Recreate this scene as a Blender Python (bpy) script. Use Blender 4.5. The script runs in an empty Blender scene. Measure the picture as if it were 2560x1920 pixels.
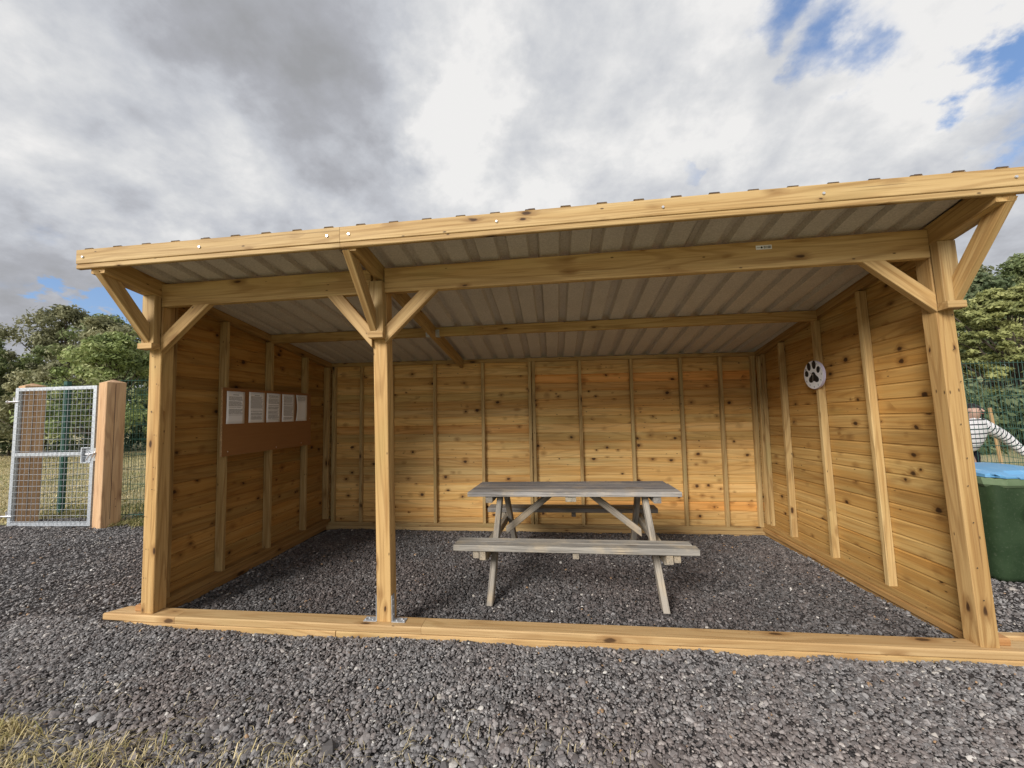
import bpy, bmesh, math, random
import numpy as np
from mathutils import Vector, Matrix
random.seed(7); np.random.seed(7)
R = math.radians
scn = bpy.context.scene
COL = scn.collection

# ------------------------------------------------------------------ camera
CAM = Vector((2.8438, -2.5105, 1.2793))
RX = Vector((0.9946, 0.0978, -0.0348)); RY = Vector((0.0425, -0.0775, 0.9961)); RZ = Vector((-0.0947, 0.9922, 0.0812))
cd = bpy.data.cameras.new('camera'); cam = bpy.data.objects.new('camera', cd); COL.objects.link(cam)
mw = Matrix.Identity(4)
for i in range(3):
    mw[i][0] = RX[i]; mw[i][1] = RY[i]; mw[i][2] = -RZ[i]; mw[i][3] = CAM[i]
cam.matrix_world = mw
cd.sensor_fit = 'HORIZONTAL'; cd.sensor_width = 36.0
FPX = 968.66
cd.lens = 36.0 * FPX / 2560.0
cd.shift_x = 6.46 / 2560.0; cd.shift_y = -6.32 / 2560.0
cd.clip_start = 0.05; cd.clip_end = 2000
scn.camera = cam

def sky_dir(u, v):
    """direction in the sky of a feature (used to lay the clouds out on the sky)"""
    d = RX * ((u - 1273.5) / FPX) + RY * ((953.7 - v) / FPX) + RZ
    return d.normalized()

# ------------------------------------------------------------------ view
scn.view_settings.view_transform = 'Standard'; scn.view_settings.look = 'None'
scn.view_settings.gamma = 1.0; scn.view_settings.use_curve_mapping = False
scn.view_settings.exposure = 1.62
scn.cycles.max_bounces = 12; scn.cycles.diffuse_bounces = 8

# ------------------------------------------------------------------ node helper
class NT:
    def __init__(s, tree):
        s.t = tree; s.n = tree.nodes; s.l = tree.links
    def new(s, kind, **kw):
        nd = s.n.new(kind)
        for k, v in kw.items():
            setattr(nd, k, v)
        return nd
    def put(s, sock, v):
        if v is None: return
        if hasattr(v, 'is_linked') or hasattr(v, 'links'):
            s.l.new(v, sock)
        else:
            sock.default_value = v
    def m(s, op, a, b=None, c=None, clamp=False):
        nd = s.new('ShaderNodeMath', operation=op, use_clamp=clamp)
        s.put(nd.inputs[0], a); s.put(nd.inputs[1], b)
        if c is not None: s.put(nd.inputs[2], c)
        return nd.outputs[0]
    def vm(s, op, a, b=None, out=0):
        nd = s.new('ShaderNodeVectorMath', operation=op)
        s.put(nd.inputs[0], a)
        if op == 'SCALE': s.put(nd.inputs['Scale'], b)
        elif b is not None: s.put(nd.inputs[1], b)
        return nd.outputs[out]
    def mix(s, f, a, b, mode='MIX'):
        nd = s.new('ShaderNodeMix', data_type='RGBA', blend_type=mode)
        s.put(nd.inputs['Factor'], f)
        s.put(nd.inputs[6], a); s.put(nd.inputs[7], b)
        return nd.outputs[2]
    def mr(s, v, a, b, c=0.0, d=1.0, smooth=True):
        nd = s.new('ShaderNodeMapRange', interpolation_type='SMOOTHSTEP' if smooth else 'LINEAR')
        s.put(nd.inputs['Value'], v)
        nd.inputs['From Min'].default_value = a; nd.inputs['From Max'].default_value = b
        nd.inputs['To Min'].default_value = c; nd.inputs['To Max'].default_value = d
        return nd.outputs['Result']
    def noise(s, vec, scale, detail=3, rough=0.5, dist=0.0, out='Fac', lac=2.0):
        nd = s.new('ShaderNodeTexNoise')
        s.put(nd.inputs['Vector'], vec); nd.inputs['Scale'].default_value = scale
        nd.inputs['Detail'].default_value = detail; nd.inputs['Roughness'].default_value = rough
        nd.inputs['Distortion'].default_value = dist; nd.inputs['Lacunarity'].default_value = lac
        return nd.outputs[out]
    def vor(s, vec, scale, out='Distance', feature='F1', rnd=1.0):
        nd = s.new('ShaderNodeTexVoronoi', feature=feature)
        s.put(nd.inputs['Vector'], vec); nd.inputs['Scale'].default_value = scale
        nd.inputs['Randomness'].default_value = rnd
        return nd.outputs[out]
    def xyz(s, v):
        nd = s.new('ShaderNodeSeparateXYZ'); s.put(nd.inputs[0], v); return nd.outputs
    def comb(s, x, y, z):
        nd = s.new('ShaderNodeCombineXYZ'); s.put(nd.inputs[0], x); s.put(nd.inputs[1], y); s.put(nd.inputs[2], z)
        return nd.outputs[0]
    def ramp(s, v, stops):
        nd = s.new('ShaderNodeValToRGB'); s.put(nd.inputs[0], v)
        e = nd.color_ramp.elements
        while len(e) < len(stops): e.new(0.5)
        for el, (p, c) in zip(e, stops):
            el.position = p; el.color = (*c, 1)
        return nd.outputs[0]
    def attr(s, name, kind='GEOMETRY', out='Vector'):
        nd = s.new('ShaderNodeAttribute', attribute_name=name, attribute_type=kind); return nd.outputs[out]

def material(name, rough=0.7, spec=0.3):
    m = bpy.data.materials.new(name); m.use_nodes = True
    t = NT(m.node_tree)
    b = m.node_tree.nodes['Principled BSDF']
    b.inputs['Roughness'].default_value = rough
    b.inputs['Specular IOR Level'].default_value = spec
    return m, t, b
def bump(t, b, h, dist, strength=1.0):
    nd = t.new('ShaderNodeBump'); nd.inputs['Distance'].default_value = dist; nd.inputs['Strength'].default_value = strength
    t.l.new(h, nd.inputs['Height']); t.l.new(nd.outputs[0], b.inputs['Normal'])

# ------------------------------------------------------------------ sky
SUN_EL, SUN_AZ = R(29), R(212)          # azimuth clockwise from +Y
w = bpy.data.worlds.new('World'); scn.world = w; w.use_nodes = True
t = NT(w.node_tree)
bg = w.node_tree.nodes['Background']; bg.inputs['Strength'].default_value = 0.064
sky = t.new('ShaderNodeTexSky', sky_type='NISHITA'); sky.sun_disc = False
sky.sun_elevation = SUN_EL; sky.sun_rotation = SUN_AZ
d0 = t.new('ShaderNodeTexCoord').outputs['Generated']
x, y, z = t.xyz(d0)
zc = t.m('ADD', t.m('MAXIMUM', z, 0.0), 0.42)
P = t.comb(t.m('DIVIDE', x, zc), t.m('DIVIDE', y, zc), 0.35)
wob = t.vm('SUBTRACT', t.noise(P, 2.0, 5, 0.55, out='Color'), (0.5, 0.5, 0.5))
wob2 = t.vm('SUBTRACT', t.noise(P, 7.0, 6, 0.6, out='Color'), (0.5, 0.5, 0.5))
dj = t.vm('NORMALIZE', t.vm('ADD', t.vm('ADD', d0, t.vm('SCALE', wob, 0.34)), t.vm('SCALE', wob2, 0.22)))
def lobe(u, v, ri, ro):
    d = sky_dir(u, v)
    dot = t.vm('DOT_PRODUCT', dj, tuple(d), out=1)
    return t.mr(dot, math.cos(R(ro)), math.cos(R(ri)))
def addall(base, items):
    for k, (u, v, ri, ro) in items:
        base = t.m('MULTIPLY_ADD', lobe(u, v, ri, ro), k, base)
    return base
nA = t.noise(P, 1.5, 10, 0.52, 0.1)
nB = t.noise(t.vm('ADD', P, (3.1, 7.7, 0)), 4.2, 10, 0.56, 0.15)
bri = t.m('MULTIPLY_ADD', t.m('SUBTRACT', nA, 0.5), 1.7, 0.61)
bri = t.m('MULTIPLY_ADD', t.m('SUBTRACT', nB, 0.5), 1.35, bri)
bri = t.m('MULTIPLY_ADD', t.m('SUBTRACT', t.noise(P, 11.0, 8, 0.62), 0.5), 0.55, bri)
bri = addall(bri, [(-0.32, (620, 130, 4, 22)), (-0.14, (850, 260, 1, 12)), (0.30, (60, 120, 3, 19)), (0.22, (300, 330, 2, 14)),
                   (0.26, (1260, 230, 1, 8)), (0.12, (1180, 40, 1, 8)), (0.24, (1180, 380, 1, 9)), (0.20, (2150, 300, 4, 18)),
                   (-0.24, (200, 520, 3, 17)), (-0.12, (1560, 130, 3, 12)), (-0.12, (1700, 420, 2, 10)), (0.2, (2420, 40, 2, 9)),
                   (0.22, (760, 380, 2, 11)), (0.3, (380, 790, 1, 6)), (-0.1, (1000, 480, 2, 9))])
hole = t.m('MULTIPLY_ADD', t.m('SUBTRACT', t.noise(t.vm('ADD', P, (11.0, 2.0, 1.0)), 2.4, 9, 0.6, 0.15), 0.5), 2.9, -0.27)
hole = addall(hole, [(0.62, (2150, 30, 1, 8)), (1.0, (2540, 230, 1, 8)), (0.8, (2470, 110, 1, 6)), (0.6, (2190, 150, 0.5, 5)), (-0.6, (2380, 20, 1, 5)), (-0.35, (2000, 200, 1, 8)), (-0.3, (2300, 260, 1, 6)),
                     (0.55, (278, 245, 0.3, 3)), (0.6, (1735, 412, 0.3, 2.5)), (0.5, (2000, 30, 1, 5)), (2.1, (255, 740, .5, 4.4)), (0.35, (120, 610, 1, 6)),
                     (-0.6, (1150, 250, 10, 33)), (-0.3, (300, 200, 4, 25)), (-0.3, (2150, 330, 2, 14)), (0.35, (1290, 330, 0.2, 2.2))])
hole = t.mr(hole, 0.0, 0.85)
cloud = t.ramp(bri, [(0.05, (1.75, 1.78, 1.86)), (0.34, (2.15, 2.2, 2.38)), (0.58, (2.85, 2.94, 3.15)), (0.8, (3.6, 3.64, 3.72)), (1.0, (4.4, 4.36, 4.32))])
blue = t.mix(0.45, t.vm('SCALE', sky.outputs[0], 1.0), (0.62, 1.30, 3.0, 1))
t.l.new(t.mix(hole, cloud, blue), bg.inputs['Color'])

# ------------------------------------------------------------------ sun
sd = bpy.data.lights.new('sun', 'SUN'); sd.energy = 1.5; sd.angle = R(26); sd.color = (1.0, 0.96, 0.91)
so = bpy.data.objects.new('sun', sd); COL.objects.link(so)
sv = Vector((math.sin(SUN_AZ) * math.cos(SUN_EL), math.cos(SUN_AZ) * math.cos(SUN_EL), math.sin(SUN_EL)))
so.rotation_euler = sv.to_track_quat('Z', 'Y').to_euler(); so.location = (-5, -8, 12)

# ------------------------------------------------------------------ object helpers
def link(o, parent=None):
    COL.objects.link(o)
    if parent is not None: o.parent = parent
    return o
def tag(o, label=None, cat=None, group=None, kind=None):
    if label: o['label'] = label
    if cat: o['category'] = cat
    if group: o['group'] = group
    if kind: o['kind'] = kind
    return o
def empty(name, loc=(0, 0, 0), rz=0.0):
    o = bpy.data.objects.new(name, None); o.location = loc; o.rotation_euler = (0, 0, rz); o.empty_display_size = 0.2
    return link(o)
def meshobj(name, verts, faces, mat, parent=None, smooth=False, mats=None, fm=None):
    me = bpy.data.meshes.new(name); me.from_pydata([tuple(v) for v in verts], [], faces)
    if mats:
        for q in mats: me.materials.append(q)
        me.polygons.foreach_set('material_index', fm)
    elif mat: me.materials.append(mat)
    if smooth: me.polygons.foreach_set('use_smooth', [True] * len(me.polygons))
    me.update()
    return link(bpy.data.objects.new(name, me), parent)
def set_attr(o, name, data, kind='FLOAT_VECTOR', domain='POINT'):
    a = o.data.attributes.new(name, kind, domain)
    a.data.foreach_set({'FLOAT_VECTOR': 'vector', 'FLOAT_COLOR': 'color', 'FLOAT': 'value'}[kind], np.asarray(data, dtype=np.float32).ravel())

def lerp(a, b, f): return a + (b - a) * f
W_ = 2.2334
def warp(p):
    """the shelter stands on sloping ground and is a little out of square"""
    x, y, z = p
    f = min(max(y / W_, -0.2), 1.05); tt = z / 2.0
    sb = lerp(-.0217, -.0195, f); st = lerp(-.0035, -.0213, f)
    zz = z + x * lerp(sb, st, tt)
    dx = lerp(lerp(.008, -.006, tt), lerp(-(.010 + .016 * x / 5.2), .010 + .018 * x / 5.2, tt), f)
    return (x + dx, y, zz)
def ident(p): return tuple(p)
WARP = warp

TINTS = [(1.0, .97, .86), (1.06, 1.0, .88), (.97, .95, .80), (1.0, .90, .74), (.96, .84, .66), (1.03, .98, .90), (.94, .92, .82), (1.0, .94, .80)]
def board(name, p0, p1, side, w, th, mat, parent, ch=.003, tint=None, n0=None, n1=None, warpf=None, geo=None, lip=0):
    """a timber between two points: octagonal section (planed, eased edges), grain runs along it"""
    warpf = warpf or WARP
    p0 = Vector(p0); p1 = Vector(p1); ax = (p1 - p0); L = ax.length; ax.normalize()
    s = Vector(side); s = (s - ax * s.dot(ax)).normalized(); n = ax.cross(s)
    hw, ht = w / 2, th / 2
    if lip:
        sec = [(-hw + ch, -ht), (hw - ch, -ht), (hw, -ht + ch), (hw, -.003), (hw + lip, -.003), (hw + lip, .003), (hw, .003), (hw, ht - ch), (hw - ch, ht), (-hw + ch, ht), (-hw, ht - ch), (-hw, -ht + ch)]
    else: sec = [(-hw + ch, -ht), (hw - ch, -ht), (hw, -ht + ch), (hw, ht - ch), (hw - ch, ht), (-hw + ch, ht), (-hw, ht - ch), (-hw, -ht + ch)]
    r = (random.uniform(0, 60), random.uniform(0, 60), random.uniform(0, 60))
    V = []; G = []
    for e, (p, nn) in enumerate(((p0, n0), (p1, n1))):
        for a, b in sec:
            q = p + s * a + n * b
            if nn is not None:
                nv = Vector(nn); q = q - ax * ((q - p).dot(nv) / ax.dot(nv))
            V.append(q); G.append(((q - p0).dot(ax) + r[0], a + r[1], b + r[2]))
    m_ = len(sec)
    F = [tuple(range(m_ - 1, -1, -1)), tuple(range(m_, 2 * m_))]
    for i in range(m_):
        j = (i + 1) % m_; F.append((i, j, m_ + j, m_ + i))
    if geo is not None:
        k = len(geo['v']); geo['v'] += [warpf(q) for q in V]; geo['g'] += G; geo['f'] += [tuple(i + k for i in f) for f in F]
        tt = tint or random.choice(TINTS); geo['t'] += [(*tt, 1)] * 16
        return None
    org = Vector(warpf(p0)) if parent is None else None
    o = meshobj(name, [warpf(q) for q in V], F, mat, parent)
    set_attr(o, 'grain', G)
    tt = tint or random.choice(TINTS)
    k = random.uniform(.86, 1.07) if not lip else random.uniform(.78, 1.10)
    set_attr(o, 'tint', [(tt[0] * k, tt[1] * k, tt[2] * k, 1)] * len(V), 'FLOAT_COLOR')
    return o
def newgeo(): return dict(v=[], f=[], g=[], t=[])
def geoobj(name, g, mat, parent=None):
    o = meshobj(name, g['v'], g['f'], mat, parent); set_attr(o, 'grain', g['g']); set_attr(o, 'tint', g['t'], 'FLOAT_COLOR'); return o

# plain mesh accumulators
class MB:
    def __init__(s): s.v = []; s.f = []
    def add(s, v, f):
        k = len(s.v); s.v += [tuple(q) for q in v]; s.f += [tuple(i + k for i in ff) for ff in f]; return s
    def box(s, a, b):
        x0, y0, z0 = a; x1, y1, z1 = b
        return s.add([(x0, y0, z0), (x1, y0, z0), (x1, y1, z0), (x0, y1, z0), (x0, y0, z1), (x1, y0, z1), (x1, y1, z1), (x0, y1, z1)],
                     [(0, 3, 2, 1), (4, 5, 6, 7), (0, 1, 5, 4), (1, 2, 6, 5), (2, 3, 7, 6), (3, 0, 4, 7)])
    def tube(s, p0, p1, r0, r1=None, n=6, caps=True):
        r1 = r0 if r1 is None else r1
        p0 = Vector(p0); p1 = Vector(p1); a = (p1 - p0).normalized()
        u = a.cross(Vector((0, 0, 1)) if abs(a.z) < .9 else Vector((1, 0, 0))).normalized(); v = a.cross(u)
        V = []
        for p, r in ((p0, r0), (p1, r1)):
            for i in range(n):
                an = 2 * math.pi * i / n; V.append(p + u * (r * math.cos(an)) + v * (r * math.sin(an)))
        F = [(i, (i + 1) % n, n + (i + 1) % n, n + i) for i in range(n)]
        if caps: F += [tuple(range(n - 1, -1, -1)), tuple(range(n, 2 * n))]
        return s.add(V, F)
    def disc(s, c, nrm, r, h, n=16, dome=0.0):
        nrm = Vector(nrm).normalized(); c = Vector(c)
        u = nrm.cross(Vector((0, 0, 1)) if abs(nrm.z) < .9 else Vector((1, 0, 0))).normalized(); v = nrm.cross(u)
        V = []
        for k, (rr, hh) in enumerate(((r, 0), (r, h), (r * .8, h + dome))):
            for i in range(n):
                an = 2 * math.pi * i / n; V.append(c + nrm * hh + u * (rr * math.cos(an)) + v * (rr * math.sin(an)))
        F = [(k * n + i, k * n + (i + 1) % n, (k + 1) * n + (i + 1) % n, (k + 1) * n + i) for k in range(2) for i in range(n)]
        F += [tuple(range(n - 1, -1, -1)), tuple(range(2 * n, 3 * n))]
        return s.add(V, F)
    def build(s, name, mat, parent=None, smooth=False): return meshobj(name, s.v, s.f, mat, parent, smooth)

# ------------------------------------------------------------------ materials
def wood_material(name, pale, warm, dark, knots=1.0, sat_noise=1.0, rough=.62, kden=(4.4, 10.5, .3), fine=.46, ksz=(.11, .07), pth=.80):
    m, t, b = material(name, rough, .25)
    g = t.attr('grain'); x, y, z = t.xyz(g)
    tint = t.attr('tint', out='Color')
    # knots
    yz = t.m('ADD', y, z)
    kv = t.comb(t.m('MULTIPLY', x, kden[0]), t.m('MULTIPLY', yz, kden[1]), 0.0)
    kw = t.vm('ADD', kv, t.vm('SCALE', t.vm('SUBTRACT', t.noise(kv, 3.0, 2, .5, out='Color'), (.5, .5, .5)), .16))
    kd = t.vor(kw, 1.0); kc = t.vor(kw, 1.0, out='Color')
    kr, kg, kb = t.xyz(kc)
    on = t.m('GREATER_THAN', kr, kden[2])
    sz = t.m('MULTIPLY_ADD', kg, ksz[0], ksz[1])
    core = t.m('MULTIPLY', t.m('SUBTRACT', 1.0, t.mr(t.m('DIVIDE', kd, sz), .55, 1.0)), on)
    halo = t.m('MULTIPLY', t.m('SUBTRACT', 1.0, t.mr(t.m('DIVIDE', kd, sz), .6, 2.6)), on)
    # grain bends round the knots
    yy = t.m('ADD', y, t.m('MULTIPLY', halo, t.m('MULTIPLY_ADD', kb, .03, -.015)))
    v1 = t.comb(t.m('MULTIPLY', x, .9), t.m('MULTIPLY', yy, 16.0), t.m('MULTIPLY', z, 16.0))
    v2 = t.comb(t.m('MULTIPLY', x, 2.5), t.m('MULTIPLY', yy, 95.0), t.m('MULTIPLY', z, 95.0))
    n1 = t.noise(v1, 1.0, 3, .55); n2 = t.noise(v2, 1.0, 3, .6)
    n3 = t.noise(t.comb(t.m('MULTIPLY', x, 1.1), t.m('MULTIPLY', y, 3.0), z), 1.3, 2, .5)
    ring = t.m('SINE', t.m('MULTIPLY_ADD', t.noise(t.comb(t.m('MULTIPLY', x, .55), t.m('MULTIPLY', yy, 7.0), t.m('MULTIPLY', z, 7.0)), 1.0, 1, .4), 60.0, 0.0))
    ring = t.mr(ring, .2, 1.0)
    c = t.mix(t.mr(n1, .3, .7), (*pale, 1), (*warm, 1))
    c = t.mix(t.m('MULTIPLY', ring, .36 * (1 if fine > .4 else .75)), c, (*dark, 1))
    c = t.mix(t.m('MULTIPLY', t.mr(n2, .45, .72), fine), c, (*dark, 1))
    c = t.mix(t.m('MULTIPLY', t.mr(n3, .55, .8), .30 * sat_noise), c, (.30, .30, .13, 1))
    c = t.mix(t.m('MULTIPLY', halo, .55), c, (dark[0] * .75, dark[1] * .65, dark[2] * .55, 1))
    c = t.mix(t.m('MULTIPLY', core, .93 * knots), c, (.045, .022, .012, 1))
    # pinned knots: the small dark whorls
    pv = t.comb(t.m('MULTIPLY', x, 9.0), t.m('MULTIPLY', yz, 22.0), 0.0)
    pd = t.vor(pv, 1.0); pc, pc2, _ = t.xyz(t.vor(pv, 1.0, out='Color'))
    pin = t.m('MULTIPLY', t.m('SUBTRACT', 1.0, t.mr(pd, .05, .13)), t.m('GREATER_THAN', pc, pth if fine > .4 else .62))
    c = t.mix(t.m('MULTIPLY', pin, .85), c, (.05, .03, .02, 1))
    # rain and dirt: long soft weathering, end checks
    chk = t.noise(t.comb(t.m('MULTIPLY', x, 1.6), t.m('MULTIPLY', y, 150.0), t.m('MULTIPLY', z, 150.0)), 1.0, 1, .5)
    c = t.mix(t.m('MULTIPLY', t.mr(chk, .70, .76), .5), c, (.10, .06, .035, 1))
    c = t.mix(1.0, c, tint, 'MULTIPLY')
    t.l.new(c, b.inputs['Base Color'])
    t.l.new(t.m('MULTIPLY_ADD', n2, .25, rough - .12), b.inputs['Roughness'])
    h = t.m('SUBTRACT', t.m('ADD', t.m('MULTIPLY', n2, .5), t.m('MULTIPLY', ring, .12)), t.m('MULTIPLY', core, .25))
    bump(t, b, h, .0012, .8)
    return m
M_pine = wood_material('treated_pine', (.52, .375, .195), (.43, .285, .13), (.22, .115, .04), kden=(4.2, 11.0, .46), ksz=(.13, .06), pth=.70)
M_plank = wood_material('pine_cladding', (.63, .45, .215), (.55, .335, .125), (.24, .115, .036), kden=(7.6, 10.0, .42), fine=.28, ksz=(.15, .075))
M_sawn = wood_material('sawn_sleeper_pine', (.55, .40, .225), (.46, .315, .16), (.30, .17, .07), knots=.9, kden=(3.4, 9.0, .40))
M_gatepost = wood_material('weathered_oak_post', (.56, .40, .255), (.48, .315, .18), (.26, .15, .09), knots=.3, kden=(2.0, 6.0, .5))
M_grey = None
def grey_wood():
    m, t, b = material('silvered_wood', .85, .15)
    g = t.attr('grain'); x, y, z = t.xyz(g); tint = t.attr('tint', out='Color')
    v1 = t.comb(t.m('MULTIPLY', x, 1.2), t.m('MULTIPLY', y, 18.0), t.m('MULTIPLY', z, 18.0))
    v2 = t.comb(t.m('MULTIPLY', x, 3.0), t.m('MULTIPLY', y, 120.0), t.m('MULTIPLY', z, 120.0))
    n1 = t.noise(v1, 1.0, 4, .6); n2 = t.noise(v2, 1.0, 4, .65); n3 = t.noise(g, 5.0, 3, .6)
    c = t.mix(t.mr(n1, .3, .7), (.34, .32, .29, 1), (.205, .195, .185, 1))
    c = t.mix(t.mr(n3, .45, .75), c, (.40, .34, .26, 1))
    c = t.mix(t.m('MULTIPLY', t.mr(n2, .5, .68), .75), c, (.085, .075, .068, 1))
    kv = t.comb(t.m('MULTIPLY', x, 2.6), t.m('MULTIPLY', y, 9.0), t.m('MULTIPLY', z, 6.0))
    kd = t.vor(kv, 1.0); kr, _, _ = t.xyz(t.vor(kv, 1.0, out='Color'))
    k = t.m('MULTIPLY', t.m('SUBTRACT', 1.0, t.mr(kd, .08, .16)), t.m('GREATER_THAN', kr, .55))
    c = t.mix(t.m('MULTIPLY', k, .7), c, (.10, .075, .055, 1))
    c = t.mix(1.0, c, tint, 'MULTIPLY')
    t.l.new(c, b.inputs['Base Color'])
    bump(t, b, t.m('ADD', t.m('MULTIPLY', n2, 1.0), n1), .003, .9)
    return m
M_grey = grey_wood()

def simple(name, col, rough=.6, metal=0.0, spec=.4, var=0.0, vs=30.0, bumpd=0.0):
    m, t, b = material(name, rough, spec); b.inputs['Metallic'].default_value = metal
    if var > 0:
        tc = t.new('ShaderNodeTexCoord').outputs['Object']
        n = t.noise(tc, vs, 5, .6)
        c = t.mix(t.mr(n, .3, .7), tuple(q * (1 - var) for q in col) + (1,), tuple(min(1, q * (1 + var)) for q in col) + (1,))
        t.l.new(c, b.inputs['Base Color'])
        if bumpd: bump(t, b, n, bumpd, .6)
    else: b.inputs['Base Color'].default_value = (*col, 1)
    return m
M_galv = simple('galvanised_steel', (.52, .55, .58), .45, .55, .5, .22, 45)
M_zinc = simple('zinc_fixing', (.75, .75, .76), .3, .8, .5)
M_green = simple('green_powder_coat', (.018, .075, .055), .4, 0, .5, .25, 20)
M_rooftop = simple('brown_coated_steel', (.055, .032, .028), .5, 0, .4, .2, 12)
M_ply_edge = simple('plywood_edge', (.46, .31, .17), .7, var=.3, vs=60)
M_black = simple('black_print', (.012, .012, .013), .5)
M_white = simple('white_print', (.80, .80, .82), .45)
M_chrome = simple('clock_hand', (.45, .45, .42), .35, .6)
M_rim = simple('clock_rim', (.55, .52, .66), .35)
M_skin = simple('skin', (.48, .31, .235), .5, var=.08, vs=20)
M_hair = simple('dark_hair', (.012, .009, .008), .55, var=.4, vs=80)
M_trouser = simple('dark_trousers', (.02, .022, .035), .85, var=.2, vs=60)
M_rubber = simple('black_rubber', (.02, .02, .02), .7)

m, t, b = material('felt_lined_sheet', .95, .05)      # anti-condensation fleece under the roof
tc = t.new('ShaderNodeTexCoord').outputs['Object']
n = t.noise(tc, 90, 4, .7); n2 = t.noise(tc, 3.0, 4, .6); n3 = t.noise(t.vm('MULTIPLY', tc, (60, 8, 8)), 1.0, 3, .6)
c = t.mix(t.mr(n, .3, .7), (.45, .40, .36, 1), (.60, .54, .49, 1)); c = t.mix(t.m('MULTIPLY', t.mr(n2, .4, .7), .15), c, (.30, .25, .21, 1))
c = t.mix(t.m('MULTIPLY', t.mr(n3, .5, .8), .0), c, (.15, .13, .12, 1))
t.l.new(c, b.inputs['Base Color']); bump(t, b, n, .002, .8); M_felt = m

m, t, b = material('brown_faced_board', .38, .4)      # notice board ply
tc = t.new('ShaderNodeTexCoord').outputs['Object']
n = t.noise(t.vm('MULTIPLY', tc, (4, 2, 40)), 1.5, 4, .6)
t.l.new(t.mix(n, (.23, .10, .035, 1), (.31, .145, .055, 1)), b.inputs['Base Color']); M_board = m

m, t, b = material('bin_green_plastic', .42, .4)
tc = t.new('ShaderNodeTexCoord').outputs['Object']
n = t.noise(tc, 5, 5, .6); n2 = t.noise(tc, 60, 3, .6)
c = t.mix(t.mr(n, .3, .7), (.020, .040, .017, 1), (.033, .058, .027, 1)); c = t.mix(t.m('MULTIPLY', t.mr(n2, .55, .75), .25), c, (.15, .17, .12, 1))
t.l.new(c, b.inputs['Base Color']); M_bin = m
m, t, b = material('bin_rim_plastic', .5, .4)
tc = t.new('ShaderNodeTexCoord').outputs['Object']; n = t.noise(tc, 25, 5, .6)
t.l.new(t.mix(n, (.09, .15, .07, 1), (.19, .25, .15, 1)), b.inputs['Base Color']); M_binrim = m
m, t, b = material('blue_lid_plastic', .35, .5)
tc = t.new('ShaderNodeTexCoord').outputs['Object']; n = t.noise(t.vm('MULTIPLY', tc, (30, 6, 6)), 1.0, 5, .7)
t.l.new(t.mix(t.mr(n, .5, .75), (.11, .30, .52, 1), (.24, .40, .54, 1)), b.inputs['Base Color']); M_lid = m

# printed page
def page_material(name, rows, start, end, heading, seed):
    m, t, b = material(name, .55, .3)
    uv = t.new('ShaderNodeUVMap').outputs[0]
    u, v, _ = t.xyz(uv)
    row = t.m('MULTIPLY', t.m('SUBTRACT', 1.0, v), rows)
    ri = t.m('FLOOR', row); rf = t.m('FRACT', row)
    wn = t.new('ShaderNodeTexWhiteNoise', noise_dimensions='1D'); t.l.new(t.m('ADD', ri, seed * 17.3), wn.inputs['W']); rnd = wn.outputs['Value']
    line = t.m('MULTIPLY', t.m('GREATER_THAN', rf, .28), t.m('LESS_THAN', rf, .80))
    blank = t.m('GREATER_THAN', rnd, .13)
    rightend = t.m('LESS_THAN', u, t.m('MULTIPLY_ADD', t.m('POWER', rnd, .25), .30, .60))
    left = t.m('GREATER_THAN', u, .12)
    inb = t.m('MULTIPLY', t.m('GREATER_THAN', row, start * rows), t.m('LESS_THAN', row, end * rows))
    words = t.m('GREATER_THAN', t.noise(t.comb(t.m('MULTIPLY', u, 42.0), t.m('MULTIPLY', ri, 3.7), seed), 1.0, 1, .5), .36)
    ink = line
    for q in (blank, rightend, left, inb, words): ink = t.m('MULTIPLY', ink, q)
    if heading:
        hd = t.m('MULTIPLY', t.m('MULTIPLY', t.m('GREATER_THAN', u, .36), t.m('LESS_THAN', u, .68)), t.m('MULTIPLY', t.m('GREATER_THAN', v, .885), t.m('LESS_THAN', v, .905)))
        ink = t.m('MAXIMUM', ink, hd)
    t.l.new(t.mix(t.m('MULTIPLY', ink, .85), (.86, .86, .90, 1), (.10, .10, .12, 1)), b.inputs['Base Color'])
    return m

# ------------------------------------------------------------------ ground
def gz(x, y=0.0):
    xx = min(max(x, -6.0), 11.0)
    return -.088 - .02 * xx
m, t, b = material('dry_grass_turf', .95, .1)
tc = t.new('ShaderNodeNewGeometry').outputs['Position']
n = t.noise(tc, .7, 6, .65); n2 = t.noise(tc, 7, 6, .7); n3 = t.noise(tc, 60, 3, .7)
c = t.mix(t.mr(n, .35, .65), (.46, .39, .23, 1), (.30, .295, .14, 1))
c = t.mix(t.m('MULTIPLY', t.mr(n2, .4, .7), .7), c, (.50, .43, .27, 1))
c = t.mix(t.m('MULTIPLY', t.mr(n3, .45, .75), .5), c, (.12, .11, .055, 1))
t.l.new(c, b.inputs['Base Color']); bump(t, b, n3, .03, .8); M_turf = m
xs = [-400, -150, -60, -25, -12, -8, -6, -4, -2, 0, 2, 4, 6, 8, 11, 18, 40, 120, 400]
ys = [-300, -80, -20, -6, -3, -1, 1, 3, 6, 12, 25, 60, 150, 400]
V = [(x, y, gz(x) - .03) for y in ys for x in xs]
F = [(j * len(xs) + i, j * len(xs) + i + 1, (j + 1) * len(xs) + i + 1, (j + 1) * len(xs) + i) for j in range(len(ys) - 1) for i in range(len(xs) - 1)]
o = meshobj('ground', V, F, M_turf); tag(o, kind='structure')

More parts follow.
